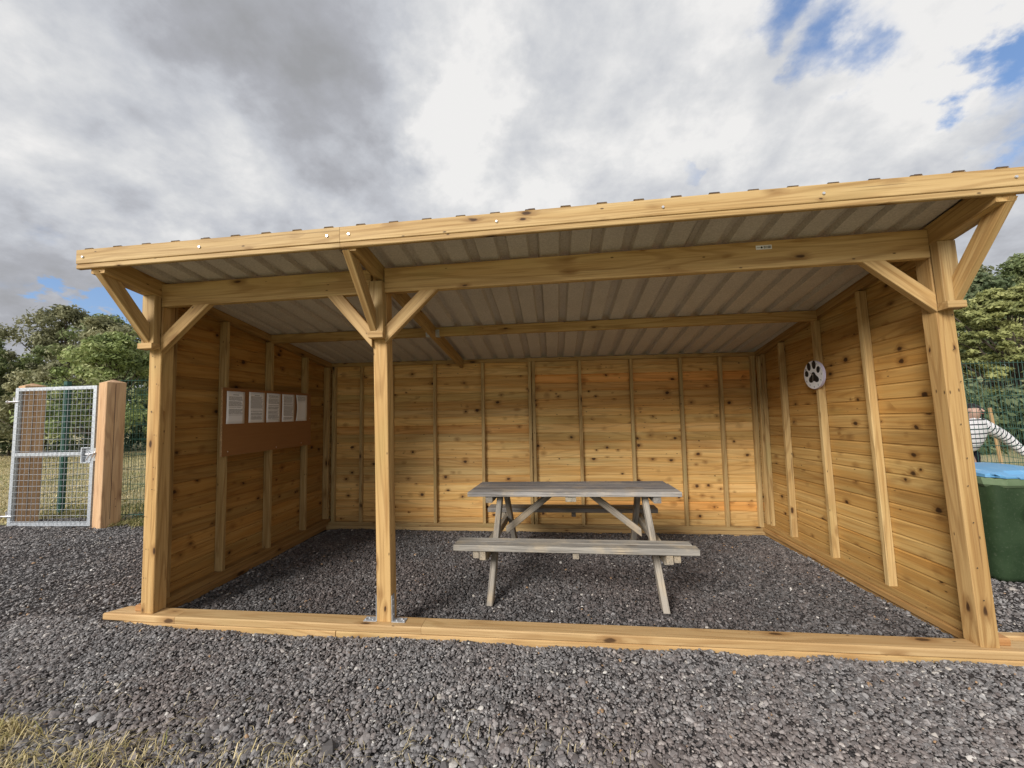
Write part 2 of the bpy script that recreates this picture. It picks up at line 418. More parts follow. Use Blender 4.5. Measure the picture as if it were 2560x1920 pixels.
def noise2(x, y, s=1.0, seed=0):
    x = np.asarray(x) * s + seed * 13.7; y = np.asarray(y) * s - seed * 7.1
    return (np.sin(x * 1.7 + 1.3 * np.sin(y * 1.1 + seed)) + np.sin(y * 2.3 + 1.1 * np.sin(x * 1.9)) + .6 * np.sin(x * 4.1 + y * 3.3) + .5 * np.sin(x * 7.7 - y * 6.1 + 2)) / 3.1
def front_edge(x):      # where the grass verge starts in the foreground
    return np.where(x < 3.0, -.86 - .05 * (x + 2) * (x < .2) * 0 + .05 * noise2(x, x * 0, 3.0) + .06 * np.clip(.4 - x, 0, 2) - .05 * np.clip(x - 1.2, 0, 9), -1.15)
def back_edge(x):
    return np.where(x < -4.45, 2.15 + .10 * noise2(x, x * 0, 2.0, 3), np.where(x < -2.6, 2.45 + .35 * np.clip((x + 4.45), 0, 1.2), 2.75))
def gheight(x, y):
    base = -.088 - .02 * np.clip(x, -6, 11)
    h = .012 * noise2(x, y, 2.2) + .006 * noise2(x, y, 6.0, 2)
    # heaped against the front sleepers
    h += .012 * np.exp(-((y + .09) / .07) ** 2) * (x > -.3) * (x < 5.6) * (1 + noise2(x, y * 0, 5.0, 5))
    h += .040 * np.exp(-((y - .02) / .22) ** 2) * np.clip((.35 - x) / .5, 0, 1) * np.clip((x + 1.4) / .9, 0, 1)
    return base + h
m, t, b = material('gravel_fines', .95, .15)
pos = t.new('ShaderNodeNewGeometry').outputs['Position']
n = t.noise(pos, 120, 4, .7); n2 = t.noise(pos, 1.1, 4, .6); vd = t.vor(pos, 110)
c = t.mix(n, (.03, .029, .029, 1), (.11, .10, .10, 1)); c = t.mix(t.m('MULTIPLY', t.mr(n2, .5, .7), .5), c, (.06, .045, .04, 1))
t.l.new(c, b.inputs['Base Color']); bump(t, b, t.m('SUBTRACT', n, vd), .012, 1.0); M_fines = m
GX = np.concatenate([np.linspace(-9, -1, 60), np.linspace(-.95, 6, 150), np.linspace(6.1, 11, 40)])
GY = np.concatenate([np.linspace(-1.6, .5, 60), np.linspace(.55, 3.1, 50)])
XX, YY = np.meshgrid(GX, GY); ZZ = gheight(XX, YY) - .004
idx = np.arange(XX.size).reshape(XX.shape)
fe = front_edge(GX); be = back_edge(GX)
F = []
for j in range(len(GY) - 1):
    for i in range(len(GX) - 1):
        if GY[j] < be[i]:
            F.append((int(idx[j, i]), int(idx[j, i + 1]), int(idx[j + 1, i + 1]), int(idx[j + 1, i])))
V = np.stack([XX.ravel(), YY.ravel(), ZZ.ravel()], 1)
o = meshobj('gravel_bed', V.tolist(), F, M_fines); tag(o, kind='structure')

# loose stones ------------------------------------------------------
m, t, b = material('slate_chippings', .8, .3)
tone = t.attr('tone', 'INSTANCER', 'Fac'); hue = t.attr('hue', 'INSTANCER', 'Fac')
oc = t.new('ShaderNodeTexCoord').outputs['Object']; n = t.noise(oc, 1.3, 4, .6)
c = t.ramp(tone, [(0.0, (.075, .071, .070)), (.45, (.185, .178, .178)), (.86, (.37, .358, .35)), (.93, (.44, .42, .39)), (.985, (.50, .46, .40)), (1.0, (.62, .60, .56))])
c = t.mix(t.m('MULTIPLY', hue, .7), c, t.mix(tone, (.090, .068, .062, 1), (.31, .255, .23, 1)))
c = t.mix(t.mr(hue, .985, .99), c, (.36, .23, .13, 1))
c = t.mix(t.m('MULTIPLY', t.mr(n, .5, .75), .35), c, t.mix(.5, c, (.25, .25, .25, 1)))
t.l.new(c, b.inputs['Base Color']); bump(t, b, n, .003, .7); M_stone = m
stones = bpy.data.collections.new('stone_shapes')
for k in range(10):
    bm = bmesh.new(); bmesh.ops.create_icosphere(bm, subdivisions=1 if k % 2 else 2, radius=.5)
    fl = random.uniform(.38, .7); el = random.uniform(1.0, 1.5)
    off = Vector((random.random() * 9, random.random() * 9, random.random() * 9))
    cuts = [Vector((random.gauss(0, 1), random.gauss(0, 1), random.gauss(0, 1))).normalized() for _ in range(5)]
    for v in bm.verts:
        for cu in cuts:
            dd = v.co.dot(cu) - .36
            if dd > 0: v.co -= cu * dd
        v.co = Vector((v.co.x * el, v.co.y, v.co.z * fl)) * random.uniform(.92, 1.08)
    me = bpy.data.meshes.new('stone'); bm.to_mesh(me); bm.free(); me.materials.append(M_stone)
    if k % 2 == 0: me.polygons.foreach_set('use_smooth', [False] * len(me.polygons))
    stones.objects.link(bpy.data.objects.new('stone', me))
def scatter(n, x0, x1, y0, y1):
    return np.random.uniform(x0, x1, n), np.random.uniform(y0, y1, n)
A = [scatter(104000, -.9, 6.3, -1.32, .03), scatter(84000, 0.05, 5.3, .05, 2.25), scatter(68000, -5.2, -.05, -1.1, 3.05),
     scatter(9000, -9, -5.2, -1.0, 2.3), scatter(34000, 5.25, 8.2, .0, 2.9), scatter(16000, 5.3, 8.0, -1.15, 0)]
px = np.concatenate([a[0] for a in A]); py = np.concatenate([a[1] for a in A])
ok = (py < back_edge(px) - .05 * np.random.rand(px.size))
# nothing under the sleepers
ok &= ~((np.abs(py - .03) < .052) & (px > -.3) & (px < 5.7))
px = px[ok]; py = py[ok]; N = px.size
sz = np.random.lognormal(math.log(.0120), .38, N).clip(.006, .032)
big = np.random.rand(N) < .006; sz[big] *= 1.7
near = (py < -.72) & (np.random.rand(N) < .18); sz[near] *= 1.7
pz = gheight(px, py) + np.random.uniform(-.001, .007, N)
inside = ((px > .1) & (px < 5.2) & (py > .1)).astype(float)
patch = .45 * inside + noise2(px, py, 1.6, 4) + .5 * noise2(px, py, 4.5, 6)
tone = np.clip(np.random.beta(1.7, 2.1, N) * .88 - .26 * inside + .06 * noise2(px, py, 1.1, 9), 0, .9)  # stones under the roof are darker: the shelter's shade is put into tone
lite = np.random.rand(N)
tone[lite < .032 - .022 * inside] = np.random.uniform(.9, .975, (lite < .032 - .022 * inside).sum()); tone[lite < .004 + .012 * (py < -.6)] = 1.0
warm = np.clip((-.35 - py) / .4, 0, 1) * np.clip((px - 2.2) / 2, 0, 1)
tone = np.where(tone < .9, np.clip(tone + .10 * warm, 0, .9), tone)
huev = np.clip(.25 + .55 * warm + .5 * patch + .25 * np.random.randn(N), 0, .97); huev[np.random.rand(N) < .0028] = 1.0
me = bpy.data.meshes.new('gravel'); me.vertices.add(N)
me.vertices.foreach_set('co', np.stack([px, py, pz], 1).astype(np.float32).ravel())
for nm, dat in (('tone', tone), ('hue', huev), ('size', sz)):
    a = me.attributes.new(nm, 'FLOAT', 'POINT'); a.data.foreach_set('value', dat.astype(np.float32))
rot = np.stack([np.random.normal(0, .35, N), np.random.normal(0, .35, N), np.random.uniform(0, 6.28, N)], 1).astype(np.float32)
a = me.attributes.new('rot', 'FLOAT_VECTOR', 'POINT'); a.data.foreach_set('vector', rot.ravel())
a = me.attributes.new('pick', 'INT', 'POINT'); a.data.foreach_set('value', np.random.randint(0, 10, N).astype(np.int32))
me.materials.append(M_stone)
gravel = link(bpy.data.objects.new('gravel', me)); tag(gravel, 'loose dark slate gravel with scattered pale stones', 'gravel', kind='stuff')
ng = bpy.data.node_groups.new('gravel_stones', 'GeometryNodeTree')
ng.interface.new_socket('Geometry', in_out='INPUT', socket_type='NodeSocketGeometry'); ng.interface.new_socket('Geometry', in_out='OUTPUT', socket_type='NodeSocketGeometry')
gi = ng.nodes.new('NodeGroupInput'); go = ng.nodes.new('NodeGroupOutput')
mp = ng.nodes.new('GeometryNodeMeshToPoints'); ip = ng.nodes.new('GeometryNodeInstanceOnPoints'); ci = ng.nodes.new('GeometryNodeCollectionInfo')
ci.inputs['Collection'].default_value = stones; ci.inputs['Separate Children'].default_value = True; ci.inputs['Reset Children'].default_value = True
def named(nm, ty):
    q = ng.nodes.new('GeometryNodeInputNamedAttribute'); q.data_type = ty; q.inputs['Name'].default_value = nm; return q.outputs[0]
ng.links.new(gi.outputs[0], mp.inputs['Mesh']); ng.links.new(mp.outputs[0], ip.inputs['Points']); ng.links.new(ci.outputs[0], ip.inputs['Instance'])
ip.inputs['Pick Instance'].default_value = True
ng.links.new(named('pick', 'INT'), ip.inputs['Instance Index']); ng.links.new(named('rot', 'FLOAT_VECTOR'), ip.inputs['Rotation']); ng.links.new(named('size', 'FLOAT'), ip.inputs['Scale'])
ng.links.new(ip.outputs[0], go.inputs[0])
gravel.modifiers.new('stones', 'NODES').node_group = ng

# ------------------------------------------------------------------ SHELTER
XM, XR, PW = 1.678, 5.181, .097
RL = 5.305                       # inner face of the right cladding
LP = .007                        # inner face of the left cladding
YS = 2.2334; YP = YS + .05       # rear studs' front plane / rear cladding's inner face
RS = .1417
def rz(y): return 2.380 - RS * (y + .40)          # underside of the roof sheets
shelter = empty('timber_shelter', (0, 0, 0))
tag(shelter, 'open fronted treated timber shelter with a corrugated lean-to roof standing on gravel', 'shelter')
X = Vector((1, 0, 0)); Y = Vector((0, 1, 0)); Z = Vector((0, 0, 1))

# posts
for x0, top in ((0, 2.30), (XM, 2.30), (XR, 2.30)):
    yy = .0385 + (.017 if x0 == XM else 0)
    p = board('post', (x0 + PW / 2, yy + .009, 0.001), (x0 + PW / 2, yy + .009, top - (.10 if x0 != XM else .002)), X, PW, .095, M_pine, shelter, .004, tint=(1.10, 1.0, .82))
    if x0 == XM:
        # galvanised angle brackets at the foot
        for s_ in (-1, 1):
            mb = MB(); xe = XM + PW / 2 + s_ * (PW / 2 + .002)
            xo = xe + s_ * .088
            wp = lambda q: warp(q)
            a = MB(); a.box((min(xe, xo), .012, .001), (max(xe, xo), .066, .005)); a.box((min(xe, xe + s_ * .004), .018, .005), (max(xe, xe + s_ * .004), .060, .16))
            br = meshobj('angle_bracket', [wp(q) for q in a.v], a.f, M_galv, p)
            for q in (.03, .06, .078): MB().disc(wp((xe + s_ * q, .028 + .02 * (q == .06), .005)), (0, 0, 1), .006, .004, 8, .002).build('bracket_screw', M_zinc, p)
            for q in (.04, .09, .13): MB().disc(wp((xe + s_ * .004, .04, q)), (s_, 0, 0), .006, .003, 8, .002).build('bracket_screw', M_zinc, p)

# spacer blocks, ledges and outrigger braces in front of the posts
for x0, bx in ((0, .020), (XM, .006), (XR, PW - .045 - .002)):
    yf = .009 if x0 == XM else -.0095
    board('spacer_block', (x0 + PW / 2, yf - .026, 1.862), (x0 + PW / 2, yf - .026, 2.207), X, PW, .050, M_pine, shelter, .003, tint=(1.0, .98, .88))
    ex = 0
    board('brace_ledge', (x0 - .001 - (.010 if x0 == 0 else 0), yf - .033, 1.841), (x0 + PW + .001 + ex, yf - .033, 1.841), Y, .062, .040, M_pine, shelter, .003, tint=(1.03, .97, .85))
    xb = x0 + bx + .0225
    board('outrigger_brace', (xb, yf - .052, 1.935), (xb, -.325, 2.262), Vector((0, 1, .8)), .086, .045, M_pine, shelter, .003, n0=Y, n1=Vector((0, RS, 1)), tint=(.98, .93, .80))
    board('outrigger_brace_foot', (xb, yf - .066, 1.863), (xb, yf - .1, 1.955), Y, .05, .0448, M_pine, shelter, .003, tint=(.98, .93, .80)) if False else None

# rafters
def rafter(xa, xb, y0, y1, wd, dp, **k):
    a = Vector((xa, y0, rz(y0) - dp / 2 - .001)); b = Vector((xb, y1, rz(y1) - dp / 2 - .001))
    return board('rafter', a, b, X, wd, dp, M_pine, shelter, .003, n0=Y, n1=Y, **k)
rafter(PW / 2, PW / 2, -.376, .096, .095, .120, tint=(.93, .86, .70))
rafter(XR + PW / 2, XR + PW / 2, -.376, .096, .095, .120, tint=(.93, .86, .70))
rafter(XM + .062, 1.782, -.376, YS - .001, .048, .105, tint=(.93, .86, .70))

# front beams, with the supplier's label on the long one
BZ0, BZ1 = 2.1353, 2.3029
yb = .0225 - .0095
bl = board('beam', (PW + .001, yb, (BZ0 + BZ1) / 2), (XM - .001, yb, (BZ0 + BZ1) / 2), Z, BZ1 - BZ0, .045, M_pine, shelter, .003, tint=(1.05, 1.0, .86))
br = board('beam', (XM + PW + .001, yb, (BZ0 + BZ1) / 2), (XR - .001, yb, (BZ0 + BZ1) / 2), Z, BZ1 - BZ0, .045, M_pine, shelter, .003, tint=(1.06, 1.0, .86))
yl = -.0095 - .0012
a = MB().box((4.196, yl - .0006, 2.250), (4.290, yl + .0006, 2.276)); lab = meshobj('printed_label', [warp(q) for q in a.v], a.f, M_white, br)
a = MB()
for q in range(9): a.box((4.243 + q * .0048, yl - .0012, 2.255), (4.243 + q * .0048 + random.choice((.0014, .0024, .0032)), yl - .0005, 2.2705))
a.disc((4.230, yl - .0005, 2.2625), (0, -1, 0), .0062, .0008, 10)
for q in range(4): a.box((4.201 + q * .0055, yl - .0012, 2.261), (4.2045 + q * .0055, yl - .0005, 2.2645))
meshobj('label_print', [warp(q) for q in a.v], a.f, M_black, br)

for x0 in (0, XR):
    for q in range(9):
        zz_ = .25 + q * .19 + random.uniform(-.03, .03)
        MB().disc(warp((x0 + PW * random.uniform(.2, .8), -.0096, zz_)), (0, -1, 0), .0035, .0006, 8).build('nail_head', M_rubber, shelter)
# knee braces
def knee(a, b, na, nb):
    board('knee_brace', a, b, Vector((b[2] - a[2], 0, -(b[0] - a[0]))), .084, .045, M_pine, shelter, .003, n0=na, n1=nb, tint=(1.03, .97, .85))
yk = .0145
knee((PW, yk, 1.861), (.404, yk, BZ0), X, Z)
knee((XM, yk, 1.832), (XM - .262, yk, BZ0), X, Z)
knee((XM + PW, yk, 1.850), (2.080, yk, BZ0), X, Z)
knee((XR, yk, 1.872), (4.868, yk, BZ0), X, Z)

# fascia with rebate: upper face and lower strip set slightly back
fy = -.4004
for xa, xb in ((-.078, 1.676), (1.678, 5.345)):
    fo = board('fascia_board', (xa, fy + .0125, 2.362), (xb, fy + .0125, 2.362), Z, .092, .025, M_pine, shelter, .003, tint=(1.0, .98, .90))
    board('fascia_strip', (xa, fy + .0165, 2.2995), (xb, fy + .0165, 2.2995), Z, .030, .027, M_pine, fo, .004, tint=(1.06, 1.03, .93))
    for sx in (-.029, .776, 1.6, 1.734, 2.615, 3.533, 4.353, 5.26):
        if xa < sx < xb:
            MB().disc(warp((sx, fy - .001, 2.358)), (0, -1, 0), .0080, .003, 12, .003).build('fascia_screw', M_zinc, fo)

# purlins in joist hangers
yp_ = 1.15
def purlin(xa, xb):
    return board('purlin', (xa, yp_, rz(yp_) - .046), (xb, yp_, rz(yp_) - .046), Z, .086, .045, M_pine, shelter, .003, tint=(.95, .90, .74))
pl = purlin(.078, 1.728); pr = purlin(1.782, 5.247)
for pp, xe, s_ in ((pl, 1.728, -1), (pr, 1.782, 1)):
    z0 = rz(yp_) - .091; a = MB()
    a.box((min(xe, xe + s_ * .04), yp_ - .0255, z0), (max(xe, xe + s_ * .04), yp_ - .0235, z0 + .065))
    a.box((min(xe, xe + s_ * .04), yp_ - .0255, z0 - .002), (max(xe, xe + s_ * .04), yp_ + .0255, z0))
    meshobj('joist_hanger', [warp(q) for q in a.v], a.f, M_galv, pp)

# roof sheets -------------------------------------------------------
PITCH = .2004; CR0 = .003
def sheet_profile(xa, xb):
    pts = []
    k0 = int(math.floor((xa - CR0) / PITCH)) - 1; k1 = int(math.ceil((xb - CR0) / PITCH)) + 1
    H = .034
    for k in range(k0, k1):
        c = CR0 + k * PITCH
        for dx, h in ((-.040, 0), (-.027, H), (.027, H), (.040, 0), (.100, 0)):
            pts.append((c + dx, h))
    out = [p for p in pts if xa <= p[0] <= xb]
    def hh(x):
        for (a, ha), (b_, hb) in zip(pts, pts[1:]):
            if a <= x <= b_ and b_ > a: return ha + (hb - ha) * (x - a) / (b_ - a)
        return 0
    return [(xa, hh(xa))] + out + [(xb, hh(xb))]
edges = [-.055, .83, 1.832, 2.834, 3.836, 4.838, 5.33]
for i in range(6):
    lift = .0025 * (i % 2)
    pr_ = sheet_profile(edges[i] - (.035 if i else 0), edges[i + 1])
    V = []; F = []; fm = []; n = len(pr_)
    ny = 6; y0, y1 = fy + .004, 2.44
    for j in range(ny):
        yy = lerp(y0, y1, j / (ny - 1))
        for tlev in (0, .0022):
            for xx, hh in pr_: V.append(warp((xx, yy, rz(yy) + hh + tlev + lift)))
    for j in range(ny - 1):
        for q in range(n - 1):
            a = (j * 2) * n + q; b_ = ((j + 1) * 2) * n + q
            F.append((a, b_, b_ + 1, a + 1)); fm.append(1)
            a += n; b_ += n
            F.append((a, a + 1, b_ + 1, b_)); fm.append(0)
    for q in range(n - 1):
        F.append((q, q + 1, n + q + 1, n + q)); fm.append(0)
        a = (ny - 1) * 2 * n + q; F.append((a + 1, a, n + a, n + a + 1)); fm.append(0)
    o = meshobj('roof_sheet', V, F, None, shelter, mats=[M_rooftop, M_felt], fm=fm)

# walls ---------------------------------------------------------------
def stud(a, b, side, w_, th_, par, **k):
    return board('stud', a, b, side, w_, th_, M_pine, par, .0025, tint=k.get('tint', (1.0, 1.0, .90)))
ZB = 0.0
# rear wall: two panels meeting at 2.63
gw = board('rear_wall', (.02, YS + .05 / 2 , -.022), (5.285, YS + .05 / 2, -.022), Z, .044, .0495, M_pine, shelter, .003)
RT = rz(YS) - .0     # top of rear wall
board('top_plate', (.03, YS + .024, RT - .026), (5.28, YS + .024, RT - .026), Z, .045, .050, M_pine, gw, .003, tint=(.95, .9, .74))
def rx_(x): return 2.844 + (x - 2.844) * .9939
for sx in (.458, .862, 1.425, 2.038, 2.624, 2.671, 3.235, 3.849, 4.424, 4.875):
    stud((rx_(sx), YS + .0245, .001), (rx_(sx), YS + .0245, RT - .049), X, .037, .047, gw)
for sx in (.106, 5.225): stud((sx, YS + .0245, .001), (sx, YS + .0245, RT - .049), X, .045, .047, gw)
npl = 20; z0 = -.045; hh = (RT - .01 - z0) / npl
for pa, pb in ((0.0, 2.6225), (2.6245, 5.30)):
    for k in range(npl):
        tn = random.choice(TINTS + [(1.06, .76, .50), (1.05, .84, .62), (1.12, 1.07, .92), (1.12, 1.06, .9), (1.15, 1.1, .95), (1.1, 1.06, .93)])
        board('plank', (pa, YP + .010, z0 + hh * (k + .5)), (pb, YP + .010, z0 + hh * (k + .5)), Z, hh - .0060, .018, M_plank, gw, .0065, lip=.0070, tint=tuple(q * 1.17 for q in tn))
# side walls
def side_wall(name, xi, xo_, sgn):
    # xi: inner face of studs, xo_: inner face of cladding (sgn -1 left / +1 right)
    xc = (xi + xo_) / 2; d = abs(xo_ - xi) - .002
    bot = board(name, (xc, .098, .024), (xc, YS + .04, .024), X, d + .003, .046, M_pine, shelter, .003, tint=(.80, .70, .50) if sgn > 0 else (.66, .55, .38))  # left rail tinted darker than the right, painted shade like its planks
    ra = Vector((xc, .097, rz(.097) - .034)); rb = Vector((xc, YS - .001, rz(YS - .001) - .034))
    board('top_rail', ra, rb, X, d + .001, .062, M_pine, bot, .003, n0=Y, n1=Y, tint=(.72, .62, .46))
    for ys in ((.120, .605, 1.160, 1.735, 2.190) if sgn < 0 else (.120, .665, 1.205, 1.755, 2.190)):
        top = rz(ys) - .070
        wd = .036 if .2 < ys < 2 else .042
        stud((xc, ys, .048), (xc, ys, top), Y, wd, d, bot, tint=(.74, .66, .50) if (ys < .2 and sgn < 0) else ((1.08, 1.08, .98) if sgn > 0 else (.98, .96, .84)))  # stud by the left post is darker: its shade is put into the tint
    if sgn > 0: stud((xc + .008, 2.135, .048), (xc + .008, 2.135, rz(2.13) - .070), Y, .03, d - .016, bot)
    # sloping top rail
    k = 0; z = .0; hh = .1035
    while True:
        zc = z + hh * (k + .5)
        # the cladding is cut to the roof slope
        top_front = rz(0.0) - .004
        if zc - hh / 2 > top_front: break
        ytop = min(YS + .05, (2.385 - .006 - (zc + hh / 2)) / RS - .40)
        ylow = min(YS + .05, (2.385 - .006 - (zc - hh / 2)) / RS - .40)
        y0 = .0985
        if ylow > y0 + .05:
            tn = random.choice([(.94, .84, .64), (.86, .76, .56), (.98, .86, .62), (.92, .78, .54), (.90, .84, .66), (.98, .90, .70)])
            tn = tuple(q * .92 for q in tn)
            if sgn < 0: tn = (tn[0] * .80, tn[1] * .73, tn[2] * .64)  # left planks darkened and browned: that wall's shade is painted into the tint
            ye = (ytop + ylow) / 2
            nn = None
            if ytop < YS + .049: nn = Vector((0, RS, 1))
            if nn is None:
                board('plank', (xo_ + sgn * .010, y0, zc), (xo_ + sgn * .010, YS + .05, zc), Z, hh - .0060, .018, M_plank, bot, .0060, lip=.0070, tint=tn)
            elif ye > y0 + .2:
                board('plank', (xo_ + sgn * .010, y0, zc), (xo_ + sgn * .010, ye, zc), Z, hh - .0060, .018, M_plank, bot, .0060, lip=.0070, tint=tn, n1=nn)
        k += 1
    return bot
lw = side_wall('left_wall', .077, LP, -1)
rw = side_wall('right_wall', 5.246, RL, 1)
tag(lw, 'left side wall of horizontal boards with the notice board'); tag(rw, 'right side wall of horizontal boards with the clock'); tag(gw, 'long rear wall of horizontal boards and studs')

# sleepers ------------------------------------------------------------
def sleeper(p0, p1, side, w_, th_, **k): return board('sleeper', p0, p1, side, w_, th_, M_sawn, shelter, .006, tint=k.pop('tint', (1.05, .99, .87)), **k)
SY = .030; SW = .118
# z are tops at 0 and -.047
sleeper((-.222, SY + .012, -.0235), (.286, SY, -.0235), Y, SW, .045, n0=Vector((1, -.75, 0)), tint=(1.1, 1.04, .92))
sleeper((.288, SY, -.0225), (1.985, SY, -.0225), Y, SW, .046)
sleeper((1.987, SY - .001, -.0225), (5.56, SY - .001, -.0225), Y, SW, .046)
sleeper((-.10, SY + .002, -.070), (1.418, SY + .002, -.070), Y, SW, .047, tint=(1.0, .92, .76))
sleeper((1.424, SY + .001, -.0705), (5.62, SY + .001, -.0705), Y, SW, .047, tint=(1.0, .92, .76))
# under the side walls and the back wall
for sx in (.012, 5.27):
    q = -.02 if sx < 1 else .02
    sleeper((sx + q, .10 if sx < 1 else .10, -.024), (sx + q, 2.30, -.024), X, .125, .046, tint=(.74, .62, .44))
    sleeper((sx + q * 2, .094, -.0715), (sx + q * 2, 2.32, -.0715), X, .12, .047, tint=(.74, .62, .44))
board('sleeper_end', (-.052, .055, .001), (-.052, .055, .001), X, .1, .04, M_sawn, shelter) if False else None
sleeper((-.062, .062, .0205), (-.003, .062, .0205), Y, .085, .040, tint=(.85, .62, .45))
sleeper((XR + PW + .002, .064, .0205), (XR + PW + .075, .064, .0205), Y, .085, .040, tint=(.85, .62, .45))
sleeper((XR + PW + .03, .118, -.003), (5.75, .125, -.003), Y, .05, .040, tint=(1.1, 1.06, .98))
sleeper((0.02, YS + .045, -.067), (1.02, YS + .045, -.067), Z, .044, .10, tint=(1.0, .95, .8))
sleeper((1.022, YS + .045, -.068), (5.32, YS + .045, -.068), Z, .044, .10, tint=(1.0, .95, .8))
sleeper((0.02, YS + .055, -.113), (2.9, YS + .055, -.113), Z, .044, .10, tint=(1.0, .9, .74))
sleeper((2.902, YS + .055, -.113), (5.32, YS + .055, -.113), Z, .044, .10, tint=(1.0, .9, .74))

# ------------------------------------------------------------------ notice board and papers
nbx = .0775
by0, by1, bz0, bz1 = .540, 1.775, .997, 1.585
nb = empty('notice_board', warp((nbx, by0, bz0))); tag(nb, 'brown plywood notice board on the left wall with sheets pinned along its top', 'notice board')
inv = Matrix.Translation(-nb.location)
_o = Vector(warp((nbx, by0, bz0))); _ey = (Vector(warp((nbx, by1, bz0))) - _o) / (by1 - by0); _ez = (Vector(warp((nbx, by0, bz1))) - _o) / (bz1 - bz0)
def NW(q): return _o + Vector((q[0] - nbx, 0, 0)) + _ey * (q[1] - by0) + _ez * (q[2] - bz0)
def local(vs): return [tuple(NW(q) - nb.location) for q in vs]
a = MB().box((nbx, by0, bz0), (nbx + .0165, by1, bz1)); meshobj('backing_ply', local(a.v), a.f, M_ply_edge, nb)
a = MB().box((nbx + .0167, by0 + .001, bz0 + .001), (nbx + .0190, by1, bz1 - .001)); meshobj('brown_panel', local(a.v), a.f, M_board, nb)
for yy, zz in ((1.20, 1.02), (1.755, 1.30), (.60, 1.035), (1.60, 1.03)):
    a = MB(); a.disc(NW((nbx + .019, yy, zz)) - nb.location, (1, 0, 0), .005, .001, 8, .001)
    a.build('panel_screw', M_zinc, nb)
papers = [(.575, .777, 1.271, 1.555, 46, .155, .74, True, 'white printed sheet nearest the post, with a heading and short paragraphs'),
          (.827, 1.028, 1.275, 1.560, 52, .13, .90, True, 'white printed sheet with a heading, second from the post on the notice board'),
          (1.055, 1.254, 1.273, 1.560, 52, .07, .93, False, 'densely printed white sheet without heading in the middle of the five sheets'),
          (1.279, 1.474, 1.272, 1.560, 52, .07, .92, False, 'densely printed white sheet between the middle sheet and the nearly blank one'),
          (1.500, 1.698, 1.275, 1.562, 48, .07, .27, False, 'nearly blank white sheet with a few lines at its top, nearest the back wall')]
for i, (ya, yb_, za, zb, rows, st, en, hd, lb) in enumerate(papers):
    bx_ = nbx + .0198; V = []; F = []; UV = []
    nu, nv = 6, 8
    for jv in range(nv + 1):
        for iu in range(nu + 1):
            u_, v_ = iu / nu, jv / nv
            cur = .0035 * (abs(u_ - .5) * 2) ** 3 * (v_ ** .5) + .002 * math.sin(u_ * 5 + i * 2 + v_ * 3) * v_ * (1 - v_) * 2 + (.012 * (1 - u_) ** 3 * math.sin(v_ * 3.1) if i == 4 else 0)
            V.append(NW((bx_ + max(cur, 0), lerp(ya, yb_, u_) + (.006 * math.sin(v_ * 3.1) * (1 - u_) if i == 4 else 0), lerp(za, zb, v_)))); UV.append((u_, v_))
    for jv in range(nv):
        for iu in range(nu):
            q = jv * (nu + 1) + iu; F.append((q, q + 1, q + nu + 2, q + nu + 1))
    pm = page_material('printed_page', rows, st, en, hd, i + 1)
    org = Vector(V[0])
    o = meshobj('notice_sheet', [tuple(Vector(q) - org) for q in V], F, pm, None, smooth=True); o.location = org
    uvl = o.data.uv_layers.new(name='UVMap')
    for lp in o.data.loops: uvl.data[lp.index].uv = UV[lp.vertex_index]
    sm = o.modifiers.new('thickness', 'SOLIDIFY'); sm.thickness = .0003; sm.offset = -1
    tag(o, lb, 'notice', 'sheets on the notice board')

# ------------------------------------------------------------------ paw clock on the right wall
cx_ = 5.2445; cyc, czc = 1.205, 1.602; CRAD = .127
clk = empty('wall_clock', warp((cx_, cyc, czc))); tag(clk, 'round white wall clock with a black paw print on its face', 'clock')
a = MB(); a.disc((0, 0, 0), (-1, 0, 0), CRAD, .0205, 48, .0); a.build('clock_case', M_rim, clk)
a = MB(); a.disc((-.0202, 0, 0), (-1, 0, 0), CRAD * .975, .0015, 48, 0); a.build('clock_face', M_white, clk)
def flat(pts, xoff=-.0225, th=.0006):
    n = len(pts); V = [(xoff, p[0], p[1]) for p in pts] + [(xoff - th, p[0], p[1]) for p in pts]
    F = [tuple(range(n)), tuple(range(2 * n - 1, n - 1, -1))] + [(i, i + n, (i + 1) % n + n, (i + 1) % n) for i in range(n)]
    return V, F
# on the wall, screen-right is toward -Y (nearer the camera)
def ell(cx0, cz0, rx0, rz0, rot=0, n=20):
    return [(-(cx0 + rx0 * math.cos(a_) * math.cos(rot) - rz0 * math.sin(a_) * math.sin(rot)), cz0 + rx0 * math.cos(a_) * math.sin(rot) + rz0 * math.sin(a_) * math.cos(rot)) for a_ in [2 * math.pi * k / n for k in range(n)]]
TS = .128 / 1.0
for (ex_, ez_, a1, a2, ro) in ((-.66, .13, .165, .20, .2), (-.37, .62, .17, .26, .1), (.17, .70, .175, .27, -.08), (.55, .33, .15, .21, -.2)):
    V, F = flat(ell(ex_ * CRAD, ez_ * CRAD, a1 * CRAD * 1.12, a2 * CRAD * 1.12, ro)); meshobj('paw_toe', V, F, M_black, clk)
padp = []
for k in range(48):
    a_ = 2 * math.pi * k / 48
    r_ = .34 + .07 * math.cos(3 * (a_ - math.pi / 2)) + .02 * math.cos(2 * a_)
    r_ += .10 * max(0, math.cos(a_ - R(-35))) ** 3 + .10 * max(0, math.cos(a_ - R(-145))) ** 3 - .05 * max(0, math.cos(a_ + math.pi / 2)) ** 6
    padp.append((-(.03 + 1.08 * r_ * math.cos(a_)) * CRAD, (-.19 + r_ * math.sin(a_)) * CRAD))
V, F = flat(padp); meshobj('paw_pad', V, F, M_black, clk)
num_parts = []
